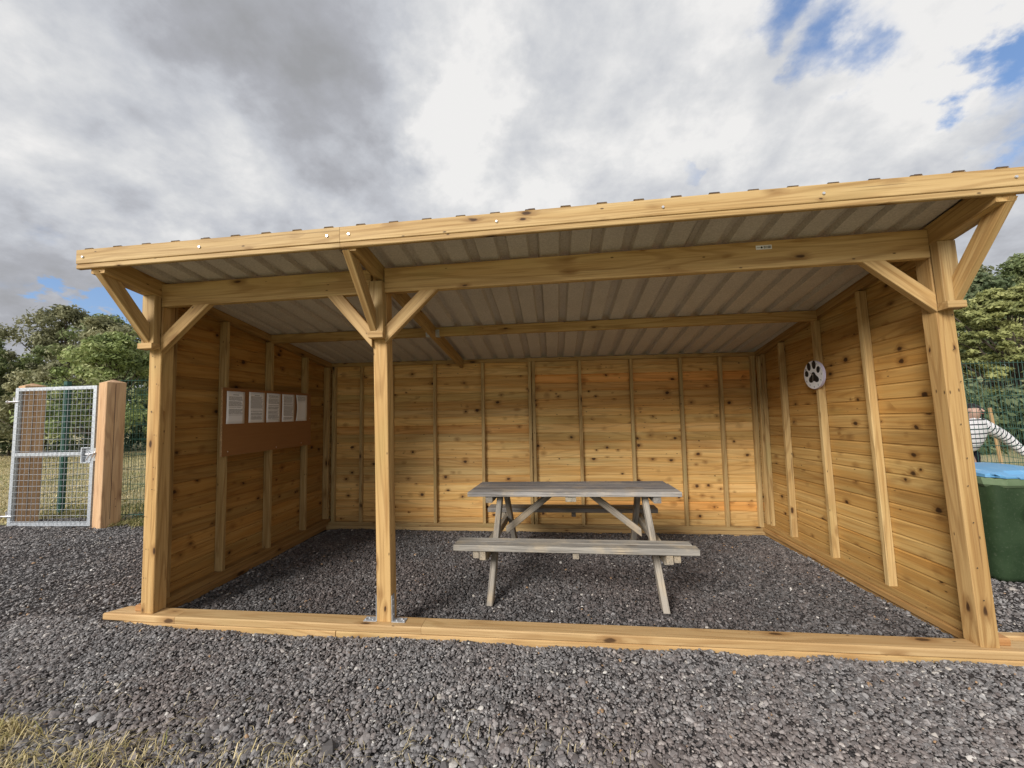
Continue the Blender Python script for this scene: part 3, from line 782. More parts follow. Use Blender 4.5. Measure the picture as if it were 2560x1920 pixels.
for h in range(1, 13):
    cu = bpy.data.curves.new('numeral', 'FONT'); cu.body = str(h); cu.size = .022; cu.align_x = 'CENTER'; cu.align_y = 'CENTER'; cu.extrude = .0004
    tmp = bpy.data.objects.new('tmp', cu); COL.objects.link(tmp)
    dg = bpy.context.evaluated_depsgraph_get(); me = bpy.data.meshes.new_from_object(tmp.evaluated_get(dg)); bpy.data.objects.remove(tmp)
    me.materials.clear(); me.materials.append(M_black)
    o = link(bpy.data.objects.new('numeral', me), clk)
    an = R(90 - 30 * h)
    o.matrix_local = Matrix.Translation((-.0228, -math.cos(an) * CRAD * .84, math.sin(an) * CRAD * .84)) @ Matrix(((0, 0, -1, 0), (-1, 0, 0, 0), (0, 1, 0, 0), (0, 0, 0, 1)))
for an, ln, wd in ((R(-97), .072, .0022), (R(150), .040, .003)):
    d_ = (math.cos(an), math.sin(an)); n_ = (-d_[1], d_[0])
    q = [(-(d_[0] * s0 * ln + n_[0] * s1 * wd), d_[1] * s0 * ln + n_[1] * s1 * wd) for s0, s1 in ((-.12, -1), (1, -.5), (1, .5), (-.12, 1))]
    V, F = flat(q, -.0245, .001); meshobj('clock_hand', V, F, M_chrome, clk)
a = MB(); a.disc((-.0235, 0, 0), (-1, 0, 0), .004, .003, 10); a.build('spindle', M_chrome, clk)

# ------------------------------------------------------------------ picnic table
TX, TY, TA = 2.121, .865, -.052
tbl = empty('picnic_table', (TX, TY, gz(TX)), 0); tag(tbl, 'weathered grey wooden picnic table with two attached benches inside the shelter', 'picnic table')
ca, sa = math.cos(TA), math.sin(TA)
def TW(p):
    u, v, z_ = p
    dx = u * ca - v * sa; dy = u * sa + v * ca
    return (dx, dy, -.02 * dx + z_ + .016 * u - .025 * v)
L = 1.769; tw = .608; th = .736
def tb(name, p0, p1, side, w_, t_, parent=tbl, **k):
    return board(name, p0, p1, side, w_, t_, M_grey, parent, k.pop('ch', .004), tint=k.pop('tint', random.choice([(1, 1, 1), (.93, .93, .95), (1.07, 1.04, 1.0), (.86, .86, .88)])), warpf=TW, **k)
bw = tw / 4
for k in range(4):
    v = bw * (k + .5)
    tb('tabletop_board', (0 if k not in (0, 3) else .0, v, th - .019), (L - (.012 if k == 3 else 0), v, th - .019), Y, bw - .006, .038,
       tint=[(1.18, 1.18, 1.2), (.78, .76, .78), (.70, .69, .72), (.80, .80, .84)][k])
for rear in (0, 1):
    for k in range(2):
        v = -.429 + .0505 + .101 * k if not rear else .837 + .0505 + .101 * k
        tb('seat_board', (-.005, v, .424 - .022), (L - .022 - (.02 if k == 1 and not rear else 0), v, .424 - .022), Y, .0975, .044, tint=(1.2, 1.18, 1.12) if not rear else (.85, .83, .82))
vc = tw / 2
for u_, s_ in ((.262, 1), (1.503, -1)):
    # A-frame legs
    for q in (-1, 1):
        foot = Vector((u_, vc + q * .700, 0)); topp = Vector((u_, vc + q * .135, th - .039))
        tb('leg', foot, topp, Y, .070, .045, n0=Vector((0, 0, 1)), n1=Vector((0, 0, 1)), tint=(1.05, 1.0, .92))
    uo = u_ - s_ * .047
    tb('seat_bearer', (uo, -.415, .348), (uo, 1.02, .348), Z, .066, .045, tint=(1.08, 1.0, .86))
    tb('seat_bearer', (uo - s_ * .052, -.405, .352), (uo - s_ * .052, -.20, .352), Z, .055, .045, tint=(1.1, 1.0, .84))
    tb('seat_bearer', (uo - s_ * .052, .83, .352), (uo - s_ * .052, 1.02, .352), Z, .055, .045, tint=(1.0, .95, .84))
    tb('top_bearer', (uo - s_ * .03, .02, th - .066), (uo - s_ * .03, tw - .02, th - .066), Z, .052, .06, tint=(.95, .93, .9))
    # lower outer strut from bearer end down to the leg, and the long diagonal brace
    tb('bearer_strut', (uo, -.33, .300), (uo, .04, .30), Z, .032, .044, tint=(.95, .88, .75))
    tb('diagonal_brace', (u_ + s_ * .024, vc - .02, .345), (u_ + s_ * .47, vc - .02, th - .040), Vector((-.5, 0, .5)), .056, .044, n0=Vector((1, 0, 0)), n1=Vector((0, 0, 1)), tint=(1.1, 1.02, .9))
tb('top_cleat', (L / 2 + .0, .02, th - .060), (L / 2, tw - .02, th - .060), Z, .042, .09, tint=(1.15, 1.08, .92))
tb('seat_cleat', (L / 2 + .02, -.41, .358), (L / 2 + .02, -.25, .358), Z, .044, .045, tint=(1.2, 1.1, .92))
tb('seat_cleat', (L / 2 + .02, .85, .358), (L / 2 + .02, 1.02, .358), Z, .044, .045, tint=(.7, .65, .6))

# ------------------------------------------------------------------ gate posts and gate
def rotz(p, a): return (p[0] * math.cos(a) - p[1] * math.sin(a), p[0] * math.sin(a) + p[1] * math.cos(a), p[2])
def gate_post(loc, rot, h, label, par_notch):
    o = empty('gate_post', loc, rot); tag(o, label, 'post', 'timber gate posts')
    nf = lambda q: tuple(q)
    s = .205
    p = board('post_shaft', (0, 0, -.15), (0, 0, h), X, s, s, M_gatepost, o, .006, tint=(1.1, 1.02, .92), warpf=nf)
    hs = s / 2 - .002
    V = [(-hs, -hs, h + .0005), (hs, -hs, h + .0005), (hs, hs, h + .0005), (-hs, hs, h + .0005), (0, 0, h + .045)]
    c = meshobj('post_cap', V, [(3, 2, 1, 0), (0, 1, 4), (1, 2, 4), (2, 3, 4), (3, 0, 4)], M_gatepost, o)
    set_attr(c, 'grain', [(v[0] + 5, v[1] + 8, v[2]) for v in V]); set_attr(c, 'tint', [(1.15, 1.1, 1.05, 1)] * 5, 'FLOAT_COLOR')
    # long drying crack
    MB().box((hs + .0021, -.012, .1), (hs + .003, -.008, h - .02)).build('drying_crack', M_rubber, o)
    return o
gp_rot = R(-17)
# right post: near edge at (-2.967, 2.075)
def post_center(px_, py_):
    c_ = rotz((-.1025, .1025, 0), gp_rot); return (px_ + c_[0], py_ + c_[1])
rc = post_center(-2.975, 2.085); lc = (rc[0] - 1.40, rc[1] + .10)
gate_post((rc[0], rc[1], gz(rc[0])), gp_rot, 1.905, 'square timber gate post on the latch side, next to the green fence by the shelter', 1)
gate_post((lc[0], lc[1], gz(lc[0])), gp_rot, 1.895, 'square timber gate post on the hinge side, seen partly through the gate mesh', 0)

g = empty('metal_gate', (-4.445, 2.14, 0.0)); tag(g, 'galvanised steel mesh gate with a slide bolt, closed between two timber posts', 'gate')
GW = 1.225; GH = 1.86
def GL(p):     # gate-local: u right, v thickness, z up (sags very slightly)
    u, v, z_ = p; a_ = R(1.0)
    return (u * math.cos(a_), u * math.sin(a_) + v, z_ - .012 * u / GW + .0)
def gbox(name, a_, b_, mat=M_galv, par=g):
    q = MB().box(a_, b_); return meshobj(name, [GL(p) for p in q.v], q.f, mat, par)
gbox('stile', (0, 0, 0), (.048, .048, GH)); gbox('stile', (GW - .048, 0, 0), (GW, .048, GH))
for z_ in (0.0, .925, GH - .045): gbox('rail', (.0482, .002, z_), (GW - .0482 if z_ != .925 else GW - .18, .046, z_ + .045))
wm = MB()
zz = .06
while zz < GH - .05:
    wm.tube(GL((.02, -.003, zz)), GL((GW - .03, -.003, zz)), .0024, n=4, caps=False); zz += .0775
uu = .09
while uu < GW - .04:
    wm.tube(GL((uu, -.007, .02)), GL((uu, -.007, GH - .02)), .0024, n=4, caps=False); uu += .066
o = wm.build('wire_mesh', M_galv, g); o['kind'] = 'stuff'
# lock box
lb = gbox('lock_box', (GW - .185, -.004, .82), (GW - .170, .04, 1.03))
for a_, b_ in (((GW - .17, -.004, .82), (GW - .0485, .04, .832)), ((GW - .17, -.004, 1.018), (GW - .0485, .04, 1.03)), ((GW - .17, .03, .832), (GW - .0485, .034, 1.018))): gbox('lock_plate', a_, b_, M_galv, lb)
q = MB().disc(GL((GW - .15, .0295, .93)), (0, -1, 0), .016, .002, 14); q.build('key_hole', M_rubber, lb)
q = MB(); q.tube(GL((GW - .09, -.02, .94)), GL((GW + .07, -.02, .94)), .009, n=8); q.tube(GL((GW - .03, -.02, .94)), GL((GW - .065, -.035, .86)), .007, n=8)
q.tube(GL((GW - .075, .0, .975)), GL((GW - .02, -.03, .93)), .008, n=8); q.build('slide_bolt', M_zinc, g)
q = MB().box((GW + .012, -.012, .85), (GW + .05, .0, 1.02)); k_ = meshobj('keeper_plate', [GL(p) for p in q.v], q.f, M_zinc, g)
q = MB(); q.tube(GL((GW + .02, -.035, .90)), GL((GW + .06, -.035, .965)), .01, n=8); q.tube(GL((GW + .0, -.03, .945)), GL((GW + .06, -.03, .955)), .012, n=8); q.build('bolt_keep', M_zinc, g)
for z_ in (.13, 1.67):
    q = MB(); q.tube(GL((-.075, -.012, z_)), GL((.085, -.012, z_)), .011, n=8); q.tube(GL((-.03, .01, z_ - .02)), GL((-.03, .01, z_ + .06)), .011, n=8); q.disc(GL((-.085, -.012, z_)), (-1, 0, 0), .022, .012, 8); q.build('hinge', M_zinc, g)

# ------------------------------------------------------------------ green mesh fences
def mesh_fence(a_, b_, h, label, post_ts, ztop=None, clips=False, vstep=.05):
    o = empty('mesh_fence', (a_[0], a_[1], gz(a_[0]))); tag(o, label, 'fence', 'green mesh fences')
    A_ = Vector((a_[0], a_[1], 0)); B_ = Vector((b_[0], b_[1], 0)); D = B_ - A_; Ln = D.length; D.normalize()
    n_ = D.cross(Z)
    base = lambda s: gz((A_ + D * s).x)
    P_ = lambda s, z_, off=0: tuple(A_ + D * s + n_ * off + Vector((0, 0, base(s) + z_)) - o.location)
    w = MB(); s = 0.0
    while s <= Ln:
        w.tube(P_(s, .04), P_(s, h + .015), .0028, n=4, caps=False); s += vstep
    zz = .12; seg = max(1, int(Ln / 2.5))
    rows = []
    while zz < h + .02: rows.append(zz); zz += .2025
    if rows[-1] < h - .05: rows.append(h)
    for z_ in rows:
        for k in range(seg):
            for off in (-.006, .006): w.tube(P_(Ln * k / seg, z_, off), P_(Ln * (k + 1) / seg, z_, off), .0032, n=4, caps=False)
    q = w.build('wire_panel', M_green, o); q['kind'] = 'stuff'
    for s in post_ts:
        m_ = MB(); c_ = A_ + D * s; c_.z = base(s); c_ -= o.location
        hx = .03
        m_.box((c_.x - hx, c_.y - hx, -.1 + c_.z), (c_.x + hx, c_.y + hx, c_.z + h + .06)); m_.build('fence_post', M_green, o)
    if clips:
        for z_ in (.13, .53, .93, 1.34, 1.835):
            c = MB(); pz_ = Vector(P_(.02, z_ - .0)); c.disc(pz_ + n_ * .012, n_, .026, .010, 16); cb = c.build('fence_clip', M_rubber, o)
            c = MB(); c.disc(pz_ + n_ * .0225, n_, .016, .004, 12, .003); c.build('clip_cap', M_zinc, cb)
    return o
fa0 = (-3.052, 2.325)
mesh_fence(fa0, (8.9, 2.84), 1.955, 'green wire mesh fence running from the gate post behind the shelter', (2.55, 5.05, 7.55, 10.05), clips=True)
mesh_fence((-4.555, 2.50), (-5.60, 8.95), 1.95, 'green wire mesh fence going back into the field behind the gate', (.34, 2.85, 5.35), clips=False)
mesh_fence((-5.6, 9.0), (13.2, 9.4), 1.95, 'green wire mesh fence along the far side of the field behind the shelter', (0.0, 2.5, 5.0, 7.5, 10, 12.5, 15, 17.5), vstep=.1)
mesh_fence((11.4, 3.6), (13.2, 9.3), 1.90, 'green wire mesh fence crossing the field behind the person', (2.0, 4.5), vstep=.1)

# wooden stake and twig behind the right fence
o = board('wooden_stake', (0, 0, -.1), (-.10, .0, 1.38), X, .038, .03, M_gatepost, None, .004, warpf=ident, tint=(.85, .82, .68)); o.location = (10.36, 4.80, gz(10.3)); tag(o, 'pale wooden stake leaning behind the green fence on the right', 'stake')

# ------------------------------------------------------------------ wheelie bin
bx0, by0_ = 6.335, .965; BWD, BDP = .56, .62; zg = gz(6.6)
binr = empty('wheelie_bin', (bx0 + BWD / 2, by0_ + BDP / 2, zg)); tag(binr, 'green wheelie bin with a blue lid beside the right end of the shelter', 'bin')
def rrect(w_, d_, r_, z_, n=5, oy=0.0, cham=False):
    pts = []
    for (sx, sy, a0) in ((1, 1, 0), (-1, 1, 90), (-1, -1, 180), (1, -1, 270)):
        for k in range(n + 1):
            an = R(a0 + 90 * k / n); pts.append((sx * (w_ / 2 - r_) + r_ * math.cos(an), sy * (d_ / 2 - r_) + r_ * math.sin(an) + oy, z_))
    return pts
def loft(rings, capb=True, capt=True):
    n = len(rings[0]); V = [p for r_ in rings for p in r_]; F = []
    for j in range(len(rings) - 1):
        for i in range(n): F.append((j * n + i, j * n + (i + 1) % n, (j + 1) * n + (i + 1) % n, (j + 1) * n + i))
    if capb: F.append(tuple(range(n - 1, -1, -1)))
    if capt: F.append(tuple(range((len(rings) - 1) * n, len(rings) * n)))
    return V, F
HB = .845
rings = [rrect(.40, .44, .07, .012, oy=.03), rrect(.415, .46, .08, .05, oy=.03), rrect(.46, .52, .08, .45, oy=.015), rrect(.505, .565, .075, HB - .05), rrect(.508, .568, .075, HB - .005)]
V, F = loft(rings, True, False); body = meshobj('bin_body', V, F, M_bin, binr, smooth=True)
rings = [rrect(.512, .572, .075, HB - .075, n=1), rrect(.545, .605, .085, HB - .055, n=1), rrect(BWD, BDP, .095, HB - .012, n=1), rrect(BWD, BDP, .095, HB, n=1), rrect(.50, .56, .07, HB + .001, n=1)]
V, F = loft(rings, False, True); meshobj('bin_rim', V, F, M_binrim, binr)
# lid: thin domed shell with a recess for the front grip
nx, ny = 16, 16; V = []; F = []
for lev in (0, 1):
    for j in range(ny + 1):
        for i in range(nx + 1):
            u_, v_ = i / nx, j / ny
            ed = min(u_, 1 - u_, v_, 1 - v_)
            x_ = (u_ - .5) * (BWD - .012); y_ = (v_ - .5) * (BDP + .02)
            cx = 1 - max(0, .12 - (min(u_, 1 - u_) + min(v_, 1 - v_))) * 1.6
            h_ = .018 + .016 * min(1, ed * 9) + .018 * math.sin(math.pi * v_) + .012 * v_
            if v_ < .16 and .25 < u_ < .75: h_ -= .022
            V.append((x_ * cx, y_ * cx, HB + (h_ if lev else .004 + .0 * ed)))
q = (nx + 1) * (ny + 1)
for j in range(ny):
    for i in range(nx):
        a_ = j * (nx + 1) + i; F.append((a_, a_ + nx + 1, a_ + nx + 2, a_ + 1)); F.append((q + a_, q + a_ + 1, q + a_ + nx + 2, q + a_ + nx + 1))
for i in range(nx): F.append((i, i + 1, q + i + 1, q + i)); k = ny * (nx + 1) + i; F.append((k + 1, k, q + k, q + k + 1))
for j in range(ny): a_ = j * (nx + 1); F.append((a_ + nx + 1, a_, q + a_, q + a_ + nx + 1)); k = a_ + nx; F.append((k, k + nx + 1, q + k + nx + 1, q + k))
meshobj('bin_lid', V, F, M_lid, binr, smooth=False)
MB().tube((-.2, BDP / 2 + .03, HB + .03), (.2, BDP / 2 + .03, HB + .03), .014, n=10).build('bin_handle', M_bin, binr)
for s_ in (-1, 1):
    q = MB(); q.tube((s_ * .19, .27, .10), (s_ * .235, .27, .10), .10, n=24); q.build('bin_wheel', M_rubber, binr)
# soot-dark smudge on the front
m, t, b = material('smudged_sticker', .6, .2)
tc = t.new('ShaderNodeTexCoord').outputs['Object']; 
dist = t.vm('LENGTH', t.vm('ADD', tc, t.vm('SCALE', t.vm('SUBTRACT', t.noise(tc, 9, 3, .5, out='Color'), (.5, .5, .5)), .03)), out=1)
al = t.m('SUBTRACT', 1.0, t.mr(dist, .045, .105))
b.inputs['Base Color'].default_value = (.012, .014, .022, 1); t.l.new(al, b.inputs['Alpha'])
q = MB(); n = 24
V = [(.11 * math.cos(2 * math.pi * k / n), 0, .13 * math.sin(2 * math.pi * k / n)) for k in range(n)]
sm = meshobj('dark_smudge', V, [tuple(range(n - 1, -1, -1))], m, binr); sm.location = (.02, -.276, .56); sm.rotation_euler = (R(4.5), 0, 0)

# ------------------------------------------------------------------ person (behind the fence, reaching to the right)
PB = Vector((8.75, 3.63, gz(8.8))); PR_ = Vector((.95, .31, 0)).normalized(); PF = Vector((.31, -.95, 0)).normalized()
per = empty('person', tuple(PB)); tag(per, 'dark haired person in a white jumper with black stripes behind the green fence', 'person')
def PP(r_, f_, z_): return PR_ * r_ + PF * f_ + Z * z_
J = dict(pel=PP(-.02, -.12, .80), bel=PP(-.01, -.06, .95), che=PP(0, .02, 1.10), nek=PP(-.02, .08, 1.235), hd0=PP(-.04, .11, 1.30), hd1=PP(-.05, .12, 1.41),
         sr=PP(.17, .04, 1.16), er=PP(.45, .12, .99), wr=PP(.72, .2, .70), hr=PP(.78, .22, .64),
         sl=PP(-.19, .02, 1.15), el=PP(-.29, -.04, .90), wl=PP(-.28, .06, .68), hl=PP(-.27, .10, .62),
         hr0=PP(.09, -.11, .76), kr=PP(.11, -.02, .44), ar=PP(.11, -.10, .09), tr=PP(.12, .10, .03),
         hl0=PP(-.12, -.11, .76), kl=PP(-.15, .0, .44), al=PP(-.15, -.09, .09), tl=PP(-.16, .11, .03))
def skin_mesh(name, order, edges_, rad, mat, parent, root, sub=2):
    me = bpy.data.meshes.new(name); me.from_pydata([tuple(J[k] if isinstance(k, str) and k in J else k) for k in order], edges_, [])
    o = bpy.data.objects.new(name, me); COL.objects.link(o)
    md = o.modifiers.new('skin', 'SKIN'); md.use_smooth_shade = True
    for i, r_ in enumerate(rad):
        me.skin_vertices[0].data[i].radius = r_ if isinstance(r_, tuple) else (r_, r_)
        me.skin_vertices[0].data[i].use_root = (i == root)
    s_ = o.modifiers.new('sub', 'SUBSURF'); s_.levels = sub; s_.render_levels = sub
    dg = bpy.context.evaluated_depsgraph_get(); m2 = bpy.data.meshes.new_from_object(o.evaluated_get(dg)); bpy.data.objects.remove(o)
    m2.materials.clear(); m2.materials.append(mat); m2.polygons.foreach_set('use_smooth', [True] * len(m2.polygons))
    o = bpy.data.objects.new(name, m2); link(o, parent); return o
order = ['pel', 'bel', 'che', 'nek', 'hd0', 'hd1', 'sr', 'er', 'wr', 'hr', 'sl', 'el', 'wl', 'hl', 'hr0', 'kr', 'ar', 'tr', 'hl0', 'kl', 'al', 'tl']
E_ = [(0, 1), (1, 2), (2, 3), (3, 4), (4, 5), (2, 6), (6, 7), (7, 8), (8, 9), (2, 10), (10, 11), (11, 12), (12, 13), (0, 14), (14, 15), (15, 16), (16, 17), (0, 18), (18, 19), (19, 20), (20, 21)]
rad = [.12, .115, .125, .05, .08, .085, .055, .040, .026, .030, .055, .040, .026, .030, .085, .055, .037, .035, .085, .055, .037, .035]
body = skin_mesh('body', order, E_, rad, M_skin, per, 0)
# fingers on the reaching hand
for side in ('r', 'l'):
    wv = J['w' + side]; hv = J['h' + side]; dr = (hv - wv).normalized(); sd_ = dr.cross(PF).normalized()
    for k in range(5):
        off = (k - 1.5) * .019 if k < 4 else -.042
        ln = (.062, .070, .066, .052, .045)[k]
        b0 = hv + sd_ * off + (dr * .015 if k < 4 else dr * -.02)
        J['f0'] = b0; J['f1'] = b0 + dr * ln * .55 + PF * .004 + (sd_ * -.015 if k == 4 else Vector()); J['f2'] = b0 + dr * ln * 1.0 + PF * .02 + (sd_ * -.018 if k == 4 else Vector())
        f_ = skin_mesh('finger', ['f0', 'f1', 'f2'], [(0, 1), (1, 2)], [.010, .009, .007], M_skin, body, 0, 1)
# facial features
fc = J['hd1'] * .55 + J['hd0'] * .45
mb = MB()
for s_ in (-1, 1): mb.disc(fc + PR_ * (s_ * .032) + PF * .079 + Z * .012, PF, .010, .004, 10, .003)
mb.build('eye', M_black, body)
mb = MB(); mb.tube(fc + PF * .078 + Z * .015, fc + PF * .104 - Z * .022, .007, .013, n=8); mb.build('nose', M_skin, body)
mb = MB(); mb.box(tuple(fc + PF * .078 - Z * .052 - PR_ * .02), tuple(fc + PF * .084 - Z * .045 + PR_ * .02)); mb.build('mouth', simple('lips', (.35, .12, .1), .5), body)
for s_ in (-1, 1): MB().disc(fc + PR_ * (s_ * .082) - PF * .005, PR_ * s_, .024, .008, 12, .003).build('ear', M_skin, body)
# jumper: torso and sleeves in one shell, striped along each limb
J['sw'] = PP(.30, .085, 1.075); J['fr'] = J['er'] * .45 + J['wr'] * .55; J['hem'] = PP(-.02, -.13, .78)
jo = skin_mesh('jumper', ['hem', 'bel', 'che', 'nek', 'sr', 'er', 'wr', 'sl', 'el', 'wl'],
               [(0, 1), (1, 2), (2, 3), (2, 4), (4, 5), (5, 6), (2, 7), (7, 8), (8, 9)], [.20, .20, .19, .08, .11, .078, .052, .11, .078, .052], M_white, per, 0)
sk = []
arms = [('sr', 'er', 'wr'), ('sl', 'el', 'wl')]
for v in jo.data.vertices:
    p = v.co; best = None
    for s0, s1, s2 in arms:
        acc = 0
        for a_, b_ in ((J[s0], J[s1]), (J[s1], J[s2])):
            d_ = b_ - a_; tt_ = (p - a_).dot(d_) / d_.length_squared; tc_ = min(max(tt_, 0), 1)
            dist_ = (p - a_ - d_ * tc_).length
            if best is None or dist_ < best[0]: best = (dist_, acc + tt_ * d_.length, a_ is J[s0] and tt_ < .12)
            acc += d_.length
    sk.append(p.z * 1.0 if (best[0] > .125 or best[2]) else best[1] + .013)
set_attr(jo, 'band', sk, 'FLOAT')
m, t, b = material('striped_knit', .9, .1)
bd = t.attr('band', out='Fac'); fr = t.m('FRACT', t.m('DIVIDE', bd, .064))
st = t.m('LESS_THAN', fr, .25); tc = t.new('ShaderNodeTexCoord').outputs['Object']; nn = t.noise(tc, 90, 3, .6)
t.l.new(t.mix(st, t.mix(nn, (.66, .65, .66, 1), (.80, .79, .80, 1)), (.02, .018, .03, 1)), b.inputs['Base Color']); bump(t, b, nn, .004, .7)
jo.data.materials.clear(); jo.data.materials.append(m)
skin_mesh('trousers', ['hem', 'pel', 'hr0', 'kr', 'ar', 'hl0', 'kl', 'al'], [(0, 1), (1, 2), (2, 3), (3, 4), (1, 5), (5, 6), (6, 7)], [.12, .14, .105, .075, .058, .105, .075, .058], M_trouser, per, 1)
J['c0'] = J['hd1'] + Z * .045 + PF * .012; J['c1'] = J['hd1'] - PF * .055 - Z * .04; J['c2'] = J['nek'] - PF * .07 + PR_ * .03; J['c3'] = J['nek'] + PR_ * .075 + PF * .0 - Z * .03; J['c4'] = J['hd0'] + PR_ * .085 + Z * .03 + PF * .02
skin_mesh('hair', ['c0', 'c1', 'c2', 'c3', 'c4'], [(0, 1), (1, 2), (1, 4), (4, 3)], [.094, .094, .08, .06, .055], M_hair, per, 0)
for s_ in ('r', 'l'):
    a_ = J['a' + s_]; b_ = J['t' + s_]
    J['s0'] = a_ - Z * .04 - PF * .03; J['s1'] = b_
    skin_mesh('shoe', ['s0', 's1'], [(0, 1)], [.05, .042], M_rubber, per, 0)

# ------------------------------------------------------------------ vegetation
def leaf_material(name, c1, c2, c3, rough=.6):
    m, t, b = material(name, rough, .25)
    tn = t.attr('tone', out='Fac')
    c = t.ramp(tn, [(0.0, c1), (.5, c2), (1.0, c3)])
    t.l.new(c, b.inputs['Base Color'])
    b.inputs['Subsurface Weight'].default_value = 0.0
    # leaves let some light through
    tr = t.new('ShaderNodeBsdfTranslucent'); t.l.new(c, tr.inputs[0])
    mx = t.new('ShaderNodeMixShader'); mx.inputs[0].default_value = .28
    t.l.new(b.outputs[0], mx.inputs[1]); t.l.new(tr.outputs[0], mx.inputs[2])
    t.l.new(mx.outputs[0], m.node_tree.nodes['Material Output'].inputs['Surface'])
    return m
def _b(c): return tuple(min(.5, q * 2.6) for q in c)
_lm = leaf_material
def leaf_material(n_, a_, b_, c_): return _lm(n_, _b(a_), _b(b_), _b(c_))
LM = dict(dark=leaf_material('dark_leaves', (.024, .034, .016), (.052, .066, .032), (.10, .105, .058)),
          mid=leaf_material('mid_leaves', (.038, .050, .022), (.085, .102, .042), (.165, .165, .085)),
          lite=leaf_material('light_leaves', (.05, .066, .024), (.12, .145, .052), (.23, .225, .10)),
          olive=leaf_material('olive_leaves', (.045, .048, .026), (.105, .105, .058), (.20, .185, .11)),
          gold=leaf_material('golden_conifer_leaves', (.05, .058, .022), (.125, .13, .048), (.24, .22, .085)))
m, t, b = material('bark', .9, .1); tc = t.new('ShaderNodeTexCoord').outputs['Object']; n = t.noise(t.vm('MULTIPLY', tc, (8, 8, 2)), 2.0, 4, .6)
t.l.new(t.mix(n, (.05, .038, .028, 1), (.15, .125, .10, 1)), b.inputs['Base Color']); M_bark = m
rng = np.random.default_rng(5)
def leaves(centers, radii, per_n, size, squash=.75, tonebias=0.0):
    """leaf quads spread through many clumps; returns verts, tone"""
    K = len(centers); tot = int(K * per_n)
    ci = rng.integers(0, K, tot)
    d = rng.normal(size=(tot, 3)); d /= np.linalg.norm(d, axis=1)[:, None]
    r = rng.random(tot) ** .55
    P_ = centers[ci] + d * (r * radii[ci])[:, None] * np.array([1, 1, squash])
    nrm = d + rng.normal(scale=.8, size=(tot, 3)) + np.array([0, 0, .5]); nrm /= np.linalg.norm(nrm, axis=1)[:, None]
    a_ = np.cross(nrm, rng.normal(size=(tot, 3))); a_ /= np.linalg.norm(a_, axis=1)[:, None]; b_ = np.cross(nrm, a_)
    s = size * rng.uniform(.6, 1.4, tot)[:, None]
    V_ = np.stack([P_ - a_ * s, P_ + b_ * s * .45, P_ + a_ * s, P_ - b_ * s * .45], 1).reshape(-1, 3)
    ctone = rng.normal(.45, .16, K)[ci]
    tn = np.clip(ctone + rng.normal(0, .14, tot) + tonebias, 0, 1)
    return V_, np.repeat(tn, 4)
def quads_obj(name, V_, tn, mat, parent):
    n = len(V_) // 4; me = bpy.data.meshes.new(name)
    me.vertices.add(len(V_)); me.vertices.foreach_set('co', V_.astype(np.float32).ravel())
    me.loops.add(n * 4); me.loops.foreach_set('vertex_index', np.arange(n * 4, dtype=np.int32))
    me.polygons.add(n); me.polygons.foreach_set('loop_start', np.arange(0, n * 4, 4, dtype=np.int32)); me.polygons.foreach_set('loop_total', np.full(n, 4, dtype=np.int32))
    me.update(); me.validate()
    a_ = me.attributes.new('tone', 'FLOAT', 'POINT'); a_.data.foreach_set('value', tn.astype(np.float32))
    me.materials.append(mat); return link(bpy.data.objects.new(name, me), parent)
def tree(name, loc, h, rad, mat, label, n=90, per_n=130, size=.11, low=.25, squash=1.0, group=None, cat='tree', clump=1.0):
    base = Vector((loc[0], loc[1], gz(loc[0]) - .05)); o = empty(name, tuple(base)); tag(o, label, cat, group)
    lx, ly = random.uniform(-.3, .3), random.uniform(-.3, .3)
    mb = MB(); tr_ = h * .018 + .04
    prev = Vector((0, 0, -.2)); steps = 5; pts = [prev]
    for k in range(1, steps + 1):
        f = k / steps; p_ = Vector((lx * f + random.uniform(-.1, .1), ly * f + random.uniform(-.1, .1), h * .8 * f))
        mb.tube(prev, p_, tr_ * (1.25 - (k - 1) / steps), tr_ * (1.25 - k / steps) + .01, n=7, caps=False); prev = p_; pts.append(p_)
    C_ = []; Rr = []
    for k in range(n):
        f = rng.random() ** .8; z_ = h * (low + (1 - low) * f)
        prof = math.sin(math.pi * min(1, (.16 + .84 * f) ** .75)) ** .6 if f < .98 else .2
        an = rng.random() * 6.283; rr = rad * prof * (rng.random() ** .45)
        lump = 1 + .22 * math.sin(3 * an + h) + .15 * math.sin(7 * an + z_ * 1.3)
        c_ = np.array([lx * f + rr * lump * math.cos(an), ly * f + rr * lump * math.sin(an), z_ - .12 * rr + rng.normal(0, .12)])
        C_.append(c_); Rr.append(rad * clump * rng.uniform(.12, .32) * (1 - .35 * f))
        if k % 3 == 0:
            j = min(steps, max(1, int(f * steps * .85))); mb.tube(pts[j], Vector(c_), tr_ * .3, .012, n=4, caps=False)
    mb.build('trunk', M_bark, o)
    V_, tn = leaves(np.array(C_), np.array(Rr), per_n, size, squash * .8)
    quads_obj('crown', V_, tn, mat, o)
    return o
bg_trees = 'background trees beyond the field'
tree('broadleaf_tree', (-29.0, 15.2, 0), 7.2, 3.6, LM['dark'], 'very dark evergreen tree at the left edge of the view', 110, 190, .11)
tree('broadleaf_tree', (-25.2, 17.4, 0), 8.4, 3.2, LM['olive'], 'tallest bushy olive green tree behind the gate, with a ragged top', 120, 170, .10)
tree('broadleaf_tree', (-22.2, 16.9, 0), 7.6, 2.6, LM['mid'], 'green tree right of the tallest one behind the gate', 100, 170, .10)
tree('broadleaf_tree', (-19.8, 15.6, 0), 7.0, 2.5, LM['olive'], 'lower olive tree with thin open twigs behind the left corner of the roof', 80, 120, .10)
tree('broadleaf_tree', (-17.4, 17.0, 0), 7.2, 2.4, LM['mid'], 'mid green tree standing behind the shelter left post', 90, 150, .11)
